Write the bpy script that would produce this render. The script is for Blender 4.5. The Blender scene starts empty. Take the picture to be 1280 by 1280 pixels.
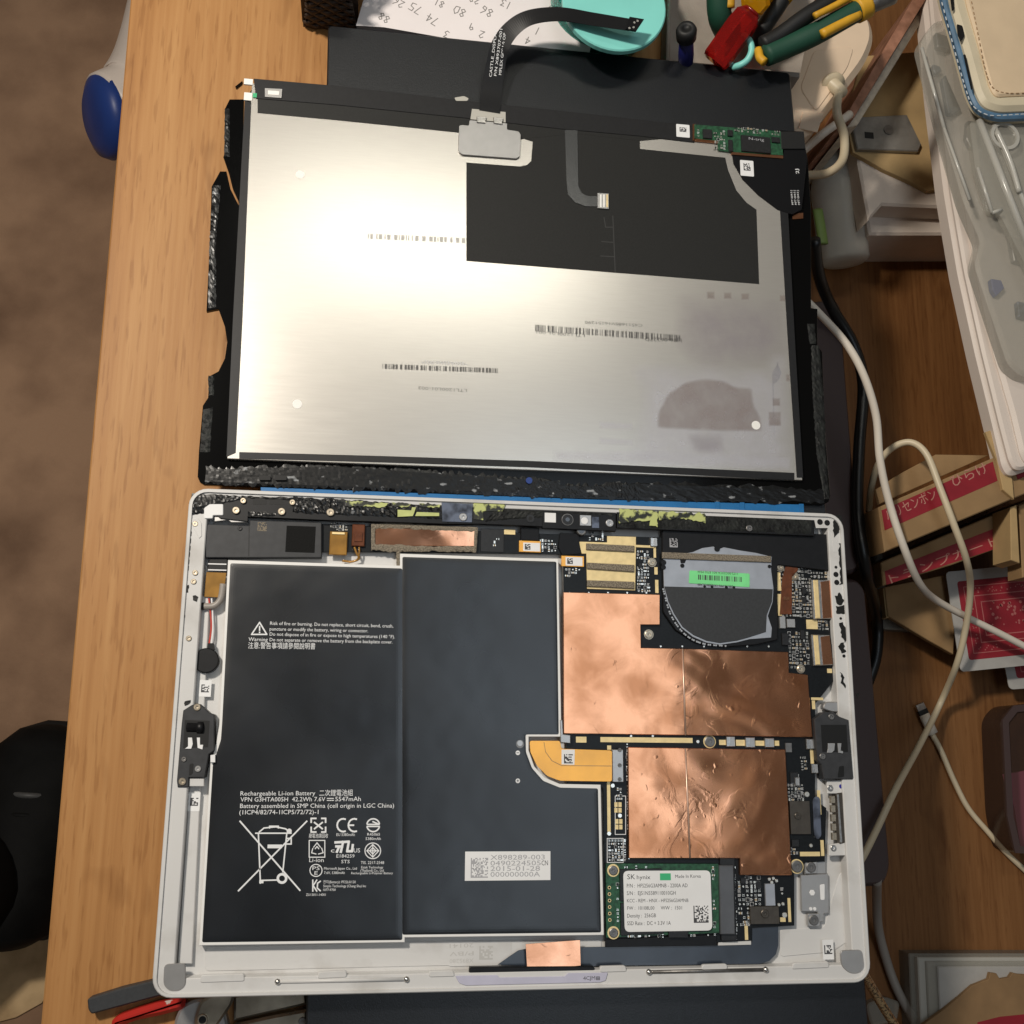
import bpy, bmesh, math, random
from mathutils import Vector, Matrix, noise
random.seed(7)
S = 0.001                      # everything below is written in millimetres
scene = bpy.context.scene
col = scene.collection
# ------------------------------------------------------------------ camera
CAM = Vector((-71.113, -6.198, 452.857))
RW = ((0.9901606353829853, 0.00824449470251898, 0.1396923206374031),
      (-0.03832806312476103, 0.9760663473317723, 0.21406878610277652),
      (-0.1345840841818498, -0.21731662134662433, 0.9667784701633673))
FOC = 1330.0
cam_data = bpy.data.cameras.new('camera')
cam_data.sensor_width = 36.0
cam_data.lens = FOC / 1280.0 * 36.0
cam_data.clip_start = 0.02
cam_data.clip_end = 50.0
cam = bpy.data.objects.new('camera', cam_data)
col.objects.link(cam)
cam.matrix_world = Matrix.Translation(CAM * S) @ Matrix(RW).transposed().to_4x4()
scene.camera = cam
# ------------------------------------------------------------------ room light
world = bpy.data.worlds.new('World')
scene.world = world
world.use_nodes = True
bg = world.node_tree.nodes['Background']
bg.inputs[0].default_value = (1.0, 0.95, 0.89, 1)
bg.inputs[1].default_value = 0.085

def area_lamp(name, loc, target, sx, sy, power, color, straight=False):
    d = bpy.data.lights.new(name, 'AREA')
    d.shape = 'RECTANGLE'; d.size = sx * S; d.size_y = sy * S
    d.energy = power; d.color = color
    o = bpy.data.objects.new(name, d); col.objects.link(o)
    o.location = Vector(loc) * S
    if not straight: o.rotation_euler = (Vector(target) - Vector(loc)).to_track_quat('-Z', 'Y').to_euler()
    return o
# ceiling tube ahead of the bench (its glare lies on the metal back of the panel)
area_lamp('ceiling_lamp', (50, 975, 1500), (0, 200, 0), 620, 110, 1.95, (1.0, 0.97, 0.86))
# pale daylight from a skylight overhead (sheen on battery and copper)
area_lamp('skylight', (310, 20, 1500), (310, 20, 0), 470, 1000, 2.4, (0.76, 0.88, 1.0), True)
# lamp at the left of the bench: the shadows fall to the right
area_lamp('bench_lamp', (-440, 430, 720), (0, 40, 0), 80, 80, 6.4, (1.0, 0.92, 0.81))
scene.view_settings.view_transform = 'Standard'
scene.view_settings.look = 'None'
scene.view_settings.exposure = 0.22
scene.view_settings.gamma = 1.0
scene.view_settings.use_curve_mapping = False
scene.cycles.max_bounces = 8
scene.cycles.transparent_max_bounces = 12

# ------------------------------------------------------------------ layout helper: where a sight line meets the plane at height z
def at(px, py, z=0.0):
    dc = ((px - 640.0) / FOC, -(py - 640.0) / FOC, -1.0)
    d = [sum(dc[i] * RW[i][k] for i in range(3)) for k in range(3)]
    t = (z - CAM[2]) / d[2]
    return Vector((CAM[0] + t * d[0], CAM[1] + t * d[1], z))
def A2(px, py, z):
    p = at(px, py, z); return (p.x, p.y)
def pxs(z, px=640, py=640):      # pixels per mm near a pixel at height z
    a = at(px, py, z); b = at(px + 10, py, z)
    return 10.0 / (b - a).length

# ------------------------------------------------------------------ materials
MATS = {}
def mat(name, color, rough=0.5, metal=0.0, var=0.0, vscale=150, bump=0.0, bscale=800, bdist=0.3, rvar=0.0, coat=0.0,
        alpha=1.0, trans=0.0, stretch=(1, 1, 1), spec=0.5, color2=None, ramp=(0.35, 0.65), detail=4, ior=1.45):
    m = bpy.data.materials.new(name); m.use_nodes = True
    nt = m.node_tree; b = nt.nodes['Principled BSDF']
    b.inputs['Base Color'].default_value = (*color, 1)
    b.inputs['Roughness'].default_value = rough
    b.inputs['Metallic'].default_value = metal
    b.inputs['Specular IOR Level'].default_value = spec
    b.inputs['IOR'].default_value = ior
    if coat: b.inputs['Coat Weight'].default_value = coat; b.inputs['Coat Roughness'].default_value = 0.08
    if alpha < 1: b.inputs['Alpha'].default_value = alpha
    if trans: b.inputs['Transmission Weight'].default_value = trans
    tc = nt.nodes.new('ShaderNodeTexCoord'); mp = nt.nodes.new('ShaderNodeMapping')
    mp.inputs['Scale'].default_value = stretch
    nt.links.new(tc.outputs['Object'], mp.inputs['Vector'])
    if var or color2:
        n = nt.nodes.new('ShaderNodeTexNoise'); n.inputs['Scale'].default_value = vscale
        n.inputs['Detail'].default_value = detail
        nt.links.new(mp.outputs[0], n.inputs['Vector'])
        r = nt.nodes.new('ShaderNodeValToRGB')
        r.color_ramp.elements[0].position, r.color_ramp.elements[1].position = ramp
        c1 = color2 if color2 else tuple(max(0, c * (1 - var)) for c in color)
        c2 = color if color2 else tuple(min(1, c * (1 + var)) for c in color)
        r.color_ramp.elements[0].color = (*c1, 1); r.color_ramp.elements[1].color = (*c2, 1)
        nt.links.new(n.outputs['Fac'], r.inputs[0]); nt.links.new(r.outputs[0], b.inputs['Base Color'])
    if rvar:
        n = nt.nodes.new('ShaderNodeTexNoise'); n.inputs['Scale'].default_value = vscale * 0.6
        nt.links.new(mp.outputs[0], n.inputs['Vector'])
        mr = nt.nodes.new('ShaderNodeMapRange')
        mr.inputs['From Min'].default_value = 0.3; mr.inputs['From Max'].default_value = 0.7
        mr.inputs['To Min'].default_value = max(0.02, rough - rvar); mr.inputs['To Max'].default_value = min(1, rough + rvar)
        nt.links.new(n.outputs['Fac'], mr.inputs[0]); nt.links.new(mr.outputs[0], b.inputs['Roughness'])
    if bump:
        n = nt.nodes.new('ShaderNodeTexNoise'); n.inputs['Scale'].default_value = bscale
        n.inputs['Detail'].default_value = 3
        nt.links.new(mp.outputs[0], n.inputs['Vector'])
        bp = nt.nodes.new('ShaderNodeBump'); bp.inputs['Strength'].default_value = bump
        bp.inputs['Distance'].default_value = bdist * S
        nt.links.new(n.outputs['Fac'], bp.inputs['Height']); nt.links.new(bp.outputs[0], b.inputs['Normal'])
    MATS[name] = m
    return m

def wood(name, dark, mid, light, rough=0.5):
    m = bpy.data.materials.new(name); m.use_nodes = True
    nt = m.node_tree; N = nt.nodes; L = nt.links; b = N['Principled BSDF']
    tc = N.new('ShaderNodeTexCoord')
    def nz(sc, scale, detail=3, rough_=0.5, dist=0.0):
        mp = N.new('ShaderNodeMapping'); mp.inputs['Scale'].default_value = sc
        L.new(tc.outputs['Object'], mp.inputs['Vector'])
        n = N.new('ShaderNodeTexNoise'); n.inputs['Scale'].default_value = scale
        n.inputs['Detail'].default_value = detail; n.inputs['Distortion'].default_value = dist
        n.inputs['Roughness'].default_value = rough_
        L.new(mp.outputs[0], n.inputs['Vector']); return n
    grain = nz((1, 0.02, 1), 420, 4)
    wide = nz((1, 0.12, 1), 22, 3, 0.5, 0.6)
    pore = nz((1, 0.09, 1), 560, 2)
    r1 = N.new('ShaderNodeValToRGB'); e = r1.color_ramp.elements
    e[0].position = 0.30; e[0].color = (*dark, 1); e[1].position = 0.72; e[1].color = (*light, 1)
    k = e.new(0.5); k.color = (*mid, 1)
    mx = N.new('ShaderNodeMath'); mx.operation = 'MULTIPLY_ADD'; mx.inputs[1].default_value = 0.42
    ad = N.new('ShaderNodeMath'); ad.operation = 'MULTIPLY'; ad.inputs[1].default_value = 0.58
    L.new(grain.outputs['Fac'], mx.inputs[0]); L.new(wide.outputs['Fac'], ad.inputs[0]); L.new(ad.outputs[0], mx.inputs[2])
    L.new(mx.outputs[0], r1.inputs[0])
    r2 = N.new('ShaderNodeValToRGB'); r2.color_ramp.elements[0].position = 0.33; r2.color_ramp.elements[1].position = 0.43
    r2.color_ramp.elements[0].color = (0.66, 0.58, 0.5, 1); r2.color_ramp.elements[1].color = (1, 1, 1, 1)
    L.new(pore.outputs['Fac'], r2.inputs[0])
    mul = N.new('ShaderNodeMix'); mul.data_type = 'RGBA'; mul.blend_type = 'MULTIPLY'; mul.inputs[0].default_value = 0.5
    L.new(r1.outputs[0], mul.inputs[6]); L.new(r2.outputs[0], mul.inputs[7])
    # scattered darker stains and knots
    st = nz((1, 0.35, 1), 60, 2, 0.5, 0.3)
    r3 = N.new('ShaderNodeValToRGB'); r3.color_ramp.elements[0].position = 0.25; r3.color_ramp.elements[1].position = 0.36
    r3.color_ramp.elements[0].color = (0.5, 0.42, 0.35, 1); r3.color_ramp.elements[1].color = (1, 1, 1, 1)
    L.new(st.outputs['Fac'], r3.inputs[0])
    mu2 = N.new('ShaderNodeMix'); mu2.data_type = 'RGBA'; mu2.blend_type = 'MULTIPLY'; mu2.inputs[0].default_value = 0.6
    L.new(mul.outputs[2], mu2.inputs[6]); L.new(r3.outputs[0], mu2.inputs[7])
    L.new(mu2.outputs[2], b.inputs['Base Color'])
    b.inputs['Roughness'].default_value = rough; b.inputs['Specular IOR Level'].default_value = 0.2
    bp = N.new('ShaderNodeBump'); bp.inputs['Strength'].default_value = 0.25; bp.inputs['Distance'].default_value = 0.0003
    L.new(pore.outputs['Fac'], bp.inputs['Height']); L.new(bp.outputs[0], b.inputs['Normal'])
    MATS[name] = m

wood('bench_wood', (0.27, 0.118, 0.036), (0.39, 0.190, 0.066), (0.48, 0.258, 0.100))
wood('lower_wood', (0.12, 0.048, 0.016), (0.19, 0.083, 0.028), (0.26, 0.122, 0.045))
mat('floor_brown', (0.42, 0.255, 0.155), 0.8, var=0.35, vscale=11, bump=0.4, bscale=260, bdist=1.0, ramp=(0.3, 0.62), color2=(0.21, 0.118, 0.068), detail=9)
mat('tan_patch', (0.74, 0.52, 0.28), 0.7, var=0.3, vscale=30, color2=(0.42, 0.27, 0.13), bump=0.3, bscale=200, ramp=(0.25, 0.6))
# tablet
mat('silver_shell', (0.62, 0.612, 0.60), 0.42, 0.0, color2=(0.50, 0.485, 0.465), ramp=(0.30, 0.46), detail=8, vscale=45, rvar=0.1, bump=0.08, bscale=3000, bdist=0.05)
mat('silver_grey', (0.46, 0.45, 0.44), 0.35, 0.7, var=0.03, vscale=200)
mat('steel', (0.62, 0.60, 0.57), 0.28, 1.0, var=0.15, vscale=500)
mat('dull_steel', (0.22, 0.21, 0.20), 0.42, 0.85, var=0.15, vscale=400)
mat('bronze_steel', (0.10, 0.085, 0.07), 0.38, 0.8, var=0.1, vscale=400)
mat('brass', (0.50, 0.43, 0.33), 0.35, 0.9, var=0.15, vscale=900)
mat('gold', (0.86, 0.67, 0.34), 0.42, 0.3, var=0.08, vscale=300)
def copper_foil(name, color, dent, seed):
    """foil pressed over parts: soft waves, sharp-edged bubbles, fine rolling lines, tarnish"""
    m = mat(name, color, 0.12, 0.95); nt = m.node_tree; N = nt.nodes; L = nt.links; p = N['Principled BSDF']
    tc = N.new('ShaderNodeNewGeometry'); mp = N.new('ShaderNodeMapping'); mp.inputs['Location'].default_value = (seed, seed * .7, 0)
    L.new(tc.outputs['Position'], mp.inputs['Vector'])
    def nz(sc, det, dist=0.0, st=None):
        n = N.new('ShaderNodeTexNoise'); n.inputs['Scale'].default_value = sc; n.inputs['Detail'].default_value = det; n.inputs['Distortion'].default_value = dist
        if st:
            q = N.new('ShaderNodeMapping'); q.inputs['Scale'].default_value = st; L.new(mp.outputs[0], q.inputs['Vector']); L.new(q.outputs[0], n.inputs['Vector'])
        else: L.new(mp.outputs[0], n.inputs['Vector'])
        return n
    def mth(op, a, b_):
        k = N.new('ShaderNodeMath'); k.operation = op
        for idx, v in enumerate((a, b_)):
            if isinstance(v, (int, float)): k.inputs[idx].default_value = v
            else: L.new(v, k.inputs[idx])
        return k.outputs[0]
    wave = nz(24, 2, .6); bub = nz(75, 4, 1.2); line = nz(260, 2, 0, (.04, 1, 1)); dots_ = nz(190, 1)
    rb = N.new('ShaderNodeValToRGB'); rb.color_ramp.elements[0].position = .52; rb.color_ramp.elements[1].position = .60; L.new(bub.outputs['Fac'], rb.inputs[0])
    rd = N.new('ShaderNodeValToRGB'); rd.color_ramp.elements[0].position = .70; rd.color_ramp.elements[1].position = .78; L.new(dots_.outputs['Fac'], rd.inputs[0])
    h = mth('ADD', mth('MULTIPLY', wave.outputs['Fac'], 1.1), mth('MULTIPLY', rb.outputs[0], .014))
    h = mth('ADD', h, mth('MULTIPLY', rd.outputs[0], .05)); h = mth('ADD', h, mth('MULTIPLY', line.outputs['Fac'], .03))
    bp = N.new('ShaderNodeBump'); bp.inputs['Strength'].default_value = dent; bp.inputs['Distance'].default_value = .001
    L.new(h, bp.inputs['Height']); L.new(bp.outputs[0], p.inputs['Normal'])
    tn = nz(55, 7, .4); rt = N.new('ShaderNodeValToRGB'); rt.color_ramp.elements[0].position = .34; rt.color_ramp.elements[1].position = .62
    rt.color_ramp.elements[0].color = (color[0] * .66, color[1] * .58, color[2] * .5, 1); rt.color_ramp.elements[1].color = (*color, 1)
    L.new(tn.outputs['Fac'], rt.inputs[0]); L.new(rt.outputs[0], p.inputs['Base Color'])
    mr = N.new('ShaderNodeMapRange'); mr.inputs[1].default_value = .3; mr.inputs[2].default_value = .7; mr.inputs[3].default_value = .20; mr.inputs[4].default_value = .07
    L.new(tn.outputs['Fac'], mr.inputs[0]); L.new(mr.outputs[0], p.inputs['Roughness'])
copper_foil('copper', (0.70, 0.33, 0.18), .75, .13)
copper_foil('copper_plain', (0.80, 0.40, 0.24), .8, .41)
mat('kapton_orange', (0.85, 0.40, 0.03), 0.22, 0.15, var=0.12, vscale=60, coat=0.5, bump=0.3, bscale=60, bdist=0.4)
mat('kapton_brown', (0.33, 0.17, 0.035), 0.25, 0.2, var=0.2, vscale=150, coat=0.4)
mat('kapton_red', (0.13, 0.04, 0.015), 0.25, 0.1, var=0.2, vscale=300, coat=0.4)
mat('battery_skin', (0.007, 0.0085, 0.011), 0.29, 0.0, var=0.15, vscale=30, rvar=0.05, bump=0.75, bscale=15, bdist=1.6, spec=0.8)
mat('battery_edge', (0.80, 0.79, 0.77), 0.4)
mat('pcb_black', (0.005, 0.006, 0.007), 0.35, 0.0, spec=0.3, var=0.3, vscale=900, bump=0.1, bscale=1500, bdist=0.05)
mat('pcb_green', (0.016, 0.075, 0.034), 0.4, var=0.4, vscale=700)
mat('black_plastic', (0.006, 0.006, 0.007), 0.42, spec=0.35, var=0.2, vscale=300, bump=0.1, bscale=3000, bdist=0.05)
mat('grey_plastic', (0.036, 0.037, 0.040), 0.5, spec=0.4, var=0.12, vscale=300, bump=0.1, bscale=3000, bdist=0.05)
mat('grille_black', (0.008, 0.008, 0.008), 0.8, bump=0.8, bscale=1500, bdist=0.3, spec=0.2)
mat('hole_black', (0.003, 0.003, 0.003), 0.6)
mat('chip_black', (0.013, 0.013, 0.014), 0.4, var=0.2, vscale=900)
mat('residue', (0.005, 0.005, 0.005), 0.30, spec=0.4, var=0.0, vscale=320, color2=(0.26, 0.27, 0.28), ramp=(0.31, 0.37), bump=0.30, bscale=260, bdist=0.35, detail=7, stretch=(0.6, 1, 1))
mat('residue_dark', (0.020, 0.022, 0.020), 0.55, spec=0.3, vscale=200, color2=(0.004, 0.004, 0.004), bump=0.8, bscale=700, bdist=0.4, detail=6)
mat('glue_black', (0.012, 0.012, 0.011), 0.5, spec=0.3, bump=0.6, bscale=600)
mat('foil_green', (0.50, 0.54, 0.20), 0.45, var=0.15, vscale=200, color2=(0.02, 0.022, 0.016), ramp=(0.45, 0.52), detail=6)
mat('foil_green_clean', (0.50, 0.54, 0.20), 0.45, var=0.1, vscale=200)
mat('foil_blue', (0.13, 0.15, 0.20), 0.35, 0.4, vscale=150, color2=(0.02, 0.022, 0.03), ramp=(0.35, 0.55))
mat('foam', (0.33, 0.28, 0.21), 0.9, vscale=2200, color2=(0.10, 0.085, 0.065), bump=1.0, bscale=2500, bdist=0.4)
mat('white_label', (0.80, 0.80, 0.80), 0.5, var=0.03, vscale=60)
mat('green_label', (0.20, 0.72, 0.28), 0.5, var=0.05)
mat('ink', (0.06, 0.06, 0.065), 0.6)
mat('ink_grey', (0.38, 0.38, 0.40), 0.6)
mat('engraved', (0.50, 0.49, 0.47), 0.5)
mat('ink_steel', (0.10, 0.095, 0.09), 0.5)
mat('ink_white', (0.78, 0.79, 0.80), 0.6)
mat('ink_green', (0.05, 0.45, 0.20), 0.6)
mat('ink_red', (0.45, 0.03, 0.03), 0.6)
mat('shield_grey', (0.11, 0.115, 0.125), 0.42, 0.3, var=0.08)
mat('fan_silver', (0.42, 0.44, 0.48), 0.45, 0.6, var=0.06, bump=0.1, bscale=2000, bdist=0.05)
mat('fan_dark', (0.032, 0.034, 0.037), 0.55, var=0.1, vscale=900, bump=0.05, bscale=2500, bdist=0.05)
mat('ribbon_blue', (0.022, 0.030, 0.045), 0.28, 0.0, var=0.2, vscale=60, spec=0.9, bump=0.2, bscale=60, bdist=0.4)
mat('ribbon_grey', (0.035, 0.037, 0.038), 0.25, 0.0, spec=0.9, bump=0.2, bscale=60, bdist=0.4)
mat('ribbon_black', (0.003, 0.003, 0.004), 0.4, spec=0.3, bump=0.1, bscale=300)
mat('lilac_plate', (0.50, 0.49, 0.60), 0.4, var=0.04)
mat('solder', (0.80, 0.78, 0.72), 0.25, 0.8)
mat('tan_part', (0.35, 0.27, 0.17), 0.5)
mat('red_wire', (0.55, 0.05, 0.03), 0.4)
mat('blue_ink', (0.01, 0.01, 0.25), 0.5)
mat('lens_glass', (0.01, 0.01, 0.012), 0.08, spec=1.0)
# panel
mat('lcd_back', (0.66, 0.63, 0.58), 0.26, 0.72, var=0.02, vscale=1400, stretch=(0.06, 1, 1), rvar=0.006)
mat('film_black', (0.012, 0.012, 0.011), 0.55, spec=0.4, var=0.15, vscale=1500, bump=0.15, bscale=2500, bdist=0.05)
mat('copper_bright', (0.92, 0.66, 0.50), 0.38, 0.7)
mat('film_seam', (0.035, 0.035, 0.034), 0.5)
mat('tape_black', (0.010, 0.010, 0.011), 0.5, spec=0.4, var=0.12, vscale=500)
mat('glass_black', (0.002, 0.002, 0.002), 0.12, spec=0.25)
mat('haze_film', (0.62, 0.62, 0.68), 0.45, 0.6, alpha=0.22)
mat('ghost_brown', (0.40, 0.33, 0.30), 0.42, 0.7, alpha=0.36)
mat('ghost_faint', (0.44, 0.37, 0.36), 0.42, 0.7, alpha=0.16)
mat('spot_white', (0.88, 0.87, 0.83), 0.5)
# things around
mat('slab_black', (0.004, 0.005, 0.007), 0.36, var=0.25, vscale=900, bump=0.4, bscale=1700, bdist=0.12, spec=0.7)
mat('blue_plastic', (0.012, 0.14, 0.36), 0.4, var=0.1)
mat('maroon', (0.035, 0.018, 0.018), 0.45, var=0.15, vscale=60)
mat('maroon_rim', (0.060, 0.038, 0.036), 0.4)
mat('paper', (0.76, 0.71, 0.71), 0.7, var=0.04, vscale=20)
mat('pencil', (0.20, 0.19, 0.18), 0.7)
mat('wicker', (0.050, 0.032, 0.022), 0.55, var=0.4, vscale=500, bump=0.5, bscale=800)
mat('mint', (0.22, 0.64, 0.58), 0.4, var=0.05, vscale=40)
mat('teal_clear', (0.05, 0.38, 0.32), 0.12, trans=0.75, ior=1.2, var=0.1)
mat('stick_wood', (0.60, 0.42, 0.22), 0.6, var=0.15)
mat('red_clear', (0.55, 0.012, 0.008), 0.06, trans=0.75, spec=0.8)
mat('amber_clear', (0.75, 0.40, 0.01), 0.08, trans=0.5, spec=0.8)
mat('rubber_green', (0.008, 0.055, 0.032), 0.6, bump=0.3, bscale=1500)
mat('rubber_black', (0.008, 0.008, 0.008), 0.55, bump=0.2, bscale=1500)
mat('rubber_yellow', (0.62, 0.33, 0.02), 0.5, var=0.1)
mat('navy', (0.01, 0.012, 0.09), 0.4)
mat('cap_blue', (0.015, 0.045, 0.22), 0.4, var=0.1, vscale=30)
mat('cream_plastic', (0.76, 0.59, 0.43), 0.35, var=0.06, vscale=30)
mat('beige_fabric', (0.30, 0.26, 0.22), 0.8, var=0.2, vscale=40, bump=0.4, bscale=900)
mat('white_plastic', (0.72, 0.63, 0.56), 0.35, var=0.03, vscale=20)
mat('styrofoam', (0.74, 0.64, 0.55), 0.8, var=0.05, vscale=60, bump=0.4, bscale=900, bdist=0.5)
mat('cable_white', (0.70, 0.63, 0.54), 0.4, var=0.05, vscale=30)
mat('cable_cream', (0.62, 0.52, 0.36), 0.4, var=0.05, vscale=30)
mat('cable_black', (0.006, 0.006, 0.006), 0.35)
mat('cable_grey', (0.30, 0.27, 0.24), 0.4)
mat('gold_braid', (0.75, 0.55, 0.30), 0.35, 0.8, vscale=900, color2=(0.10, 0.07, 0.05), ramp=(0.42, 0.5))
mat('cardboard', (0.30, 0.185, 0.085), 0.8, var=0.12, vscale=50, bump=0.15, bscale=500)
mat('cardboard_dark', (0.25, 0.15, 0.07), 0.8, var=0.15, vscale=50)
mat('cardboard_light', (0.44, 0.30, 0.14), 0.8, var=0.1, vscale=50)
mat('red_print', (0.26, 0.012, 0.022), 0.55, var=0.12, vscale=60)
mat('pale_print', (0.46, 0.22, 0.17), 0.6)
mat('card_white', (0.40, 0.385, 0.36), 0.5, var=0.04)
mat('card_pink', (0.42, 0.13, 0.12), 0.5)
mat('bottle_clear', (0.86, 0.82, 0.72), 0.22, trans=0.5, ior=1.15, var=0.08, vscale=40)
mat('bottle_green', (0.20, 0.30, 0.08), 0.5)
mat('magenta', (0.45, 0.01, 0.08), 0.4)
mat('board_edge', (0.40, 0.19, 0.12), 0.6, color2=(0.20, 0.09, 0.05), vscale=120, stretch=(1, 1, 1))
mat('board_core', (0.55, 0.48, 0.38), 0.8, var=0.15, vscale=200)
mat('zinc', (0.30, 0.29, 0.27), 0.4, 0.6, var=0.2, vscale=90)
mat('clear_case', (0.50, 0.475, 0.41), 0.16, alpha=0.40, spec=0.8)
mat('clear_rim', (0.62, 0.60, 0.54), 0.2, alpha=0.68, spec=0.8)
mat('leather_cream', (0.74, 0.57, 0.38), 0.5, var=0.04, vscale=60, bump=0.35, bscale=1800, bdist=0.15)
mat('leather_pale', (0.66, 0.58, 0.42), 0.45, var=0.05, vscale=60)
mat('leather_blue', (0.10, 0.20, 0.32), 0.45, var=0.15, vscale=90)
mat('thread', (0.35, 0.22, 0.12), 0.7)
mat('thread_white', (0.65, 0.68, 0.70), 0.7)
mat('brown_clear', (0.07, 0.04, 0.03), 0.2, alpha=0.55)
mat('pink_paper', (0.62, 0.16, 0.26), 0.6)
mat('red_paint', (0.40, 0.018, 0.012), 0.35, vscale=160, color2=(0.50, 0.42, 0.38), ramp=(0.30, 0.34), detail=3)
mat('plier_steel', (0.42, 0.37, 0.29), 0.35, 0.8, var=0.3, vscale=60, rvar=0.1)
mat('shoe_black', (0.004, 0.004, 0.004), 0.7, spec=0.2, bump=0.3, bscale=200, bdist=0.6, var=0.3, vscale=40)
mat('shoe_grey', (0.07, 0.07, 0.07), 0.5)
M = MATS

# ------------------------------------------------------------------ object helpers (world mm in, metres out)
ORG = {}
def link(name, me, m, parent=None, org=(0, 0, 0), smooth=False, scale=None, rotz=None):
    o = bpy.data.objects.new(name, me); col.objects.link(o)
    if m is not None and not me.materials:
        for k in (m if isinstance(m, (list, tuple)) else [m]): me.materials.append(M[k])
    org = Vector(org); ORG[o] = org
    if parent is not None:
        o.parent = parent; o.location = (org - ORG[parent]) * S
    else: o.location = org * S
    if scale: o.scale = scale
    if rotz is not None: o.rotation_euler = (0, 0, rotz)
    if smooth:
        for p in me.polygons: p.use_smooth = True
    return o
def thing(name, label, cat, org=(0, 0, 0), group=None):
    o = bpy.data.objects.new(name, None); col.objects.link(o)
    o.empty_display_size = 0.02
    o.location = Vector(org) * S; ORG[o] = Vector(org)
    tag(o, label, cat, group); return o
def tag(o, label, cat, group=None):
    o['label'] = label; o['category'] = cat
    if group: o['group'] = group
    return o
def structure(o):
    o['kind'] = 'structure'; return o
def build(name, V, F, m, parent=None, smooth=False, mi=None, org=None):
    """V in world mm; the object's origin goes to the middle of its footprint"""
    if org is None:
        xs = [v[0] for v in V]; ys = [v[1] for v in V]; zs = [v[2] for v in V]
        org = Vector(((min(xs) + max(xs)) / 2, (min(ys) + max(ys)) / 2, min(zs)))
    else: org = Vector(org)
    me = bpy.data.meshes.new(name)
    me.from_pydata([(Vector(v) - org) * S for v in V], [], F)
    o = link(name, me, m, parent, org, smooth)
    if mi: 
        for p, k in zip(me.polygons, mi): p.material_index = k
    bm = bmesh.new(); bm.from_mesh(me); bmesh.ops.recalc_face_normals(bm, faces=bm.faces); bm.to_mesh(me); bm.free()
    return o
def area2(P): return 0.5 * sum(P[i][0] * P[(i + 1) % len(P)][1] - P[(i + 1) % len(P)][0] * P[i][1] for i in range(len(P)))
def ccw(P): return list(P) if area2(P) > 0 else list(reversed(P))
def inset(P, d):
    n = len(P); out = []
    for i in range(n):
        a, b, c = Vector(P[i - 1]), Vector(P[i]), Vector(P[(i + 1) % n])
        e1 = (b - a); e2 = (c - b)
        if e1.length < 1e-9 or e2.length < 1e-9: out.append(tuple(b)); continue
        e1.normalize(); e2.normalize()
        n1 = Vector((-e1.y, e1.x)); n2 = Vector((-e2.y, e2.x))
        k = n1 + n2
        if k.length < 1e-6: k = n1.copy(); s = 1
        else:
            k.normalize(); s = min(2.0, 1.0 / max(0.3, k.dot(n1)))
        out.append(tuple(b + k * d * s))
    return out
def rounded(P, r, n=5):
    P = ccw(P); out = []
    for i in range(len(P)):
        rr = r[i] if isinstance(r, (list, tuple)) else r
        a, b, c = Vector(P[i - 1]), Vector(P[i]), Vector(P[(i + 1) % len(P)])
        u = a - b; v = c - b
        if rr <= 0: out.append(tuple(b)); continue
        k = min(rr, u.length * 0.49, v.length * 0.49)
        u.normalize(); v.normalize(); p0 = b + u * k; p1 = b + v * k
        for j in range(n + 1):
            t = j / n
            out.append(tuple(p0 * (1 - t) ** 2 + b * 2 * t * (1 - t) + p1 * t * t))
    return out
def prism_data(P, z0, z1, ch=0.0, base=0):
    P = ccw(P); n = len(P)
    rings = [[(x, y, z0) for x, y in P]]
    if ch > 0:
        rings.append([(x, y, z1 - ch) for x, y in P]); rings.append([(x, y, z1) for x, y in inset(P, ch)])
    else: rings.append([(x, y, z1) for x, y in P])
    V = [v for r in rings for v in r]; F = []
    for k in range(len(rings) - 1):
        for i in range(n):
            j = (i + 1) % n
            F.append((base + k * n + i, base + k * n + j, base + (k + 1) * n + j, base + (k + 1) * n + i))
    F.append(tuple(base + (len(rings) - 1) * n + i for i in range(n)))
    F.append(tuple(base + i for i in reversed(range(n))))
    return V, F
def slab2(name, P, z0, z1, m, parent=None, ch=0.0, r=0, smooth=False, chw=None):     # P in mm
    if chw:      # soft pillow edge
        Q = ccw(P); rg = [(0, z0), (0, z1 - ch), (chw * .3, z1 - ch * .45), (chw * .65, z1 - ch * .12), (chw, z1)]
        V = []; F = []
        for d, z in rg: L_ = rounded(inset(Q, d) if d else Q, r); n = len(L_); V += [(x, y, z) for x, y in L_]
        for k in range(len(rg) - 1): F += [(k * n + i, k * n + (i + 1) % n, (k + 1) * n + (i + 1) % n, (k + 1) * n + i) for i in range(n)]
        F += [tuple((len(rg) - 1) * n + i for i in range(n)), tuple(reversed(range(n)))]
        return build(name, V, F, m, parent, smooth)
    P = rounded(P, r) if r else ccw(P)
    V, F = prism_data(P, z0, z1, ch); return build(name, V, F, m, parent, smooth)
def slab(name, pp, z0, z1, m, parent=None, ch=0.0, r=0, chw=None):                    # outline given as sight lines onto the top plane
    return slab2(name, [A2(x, y, z1) for x, y in pp], z0, z1, m, parent, ch, r, False, chw)
def rect(x0, y0, x1, y1, z):                                                # a box square to the tablet
    a = at((x0 + x1) / 2, (y0 + y1) / 2, z); k = pxs(z, (x0 + x1) / 2, (y0 + y1) / 2)
    w, h = abs(x1 - x0) / k / 2, abs(y1 - y0) / k / 2
    return [(a.x - w, a.y - h), (a.x + w, a.y - h), (a.x + w, a.y + h), (a.x - w, a.y + h)]
def box(name, x0, y0, x1, y1, z0, z1, m, parent=None, ch=0.0, r=0):
    return slab2(name, rect(x0, y0, x1, y1, z1), z0, z1, m, parent, ch, r)
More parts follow.
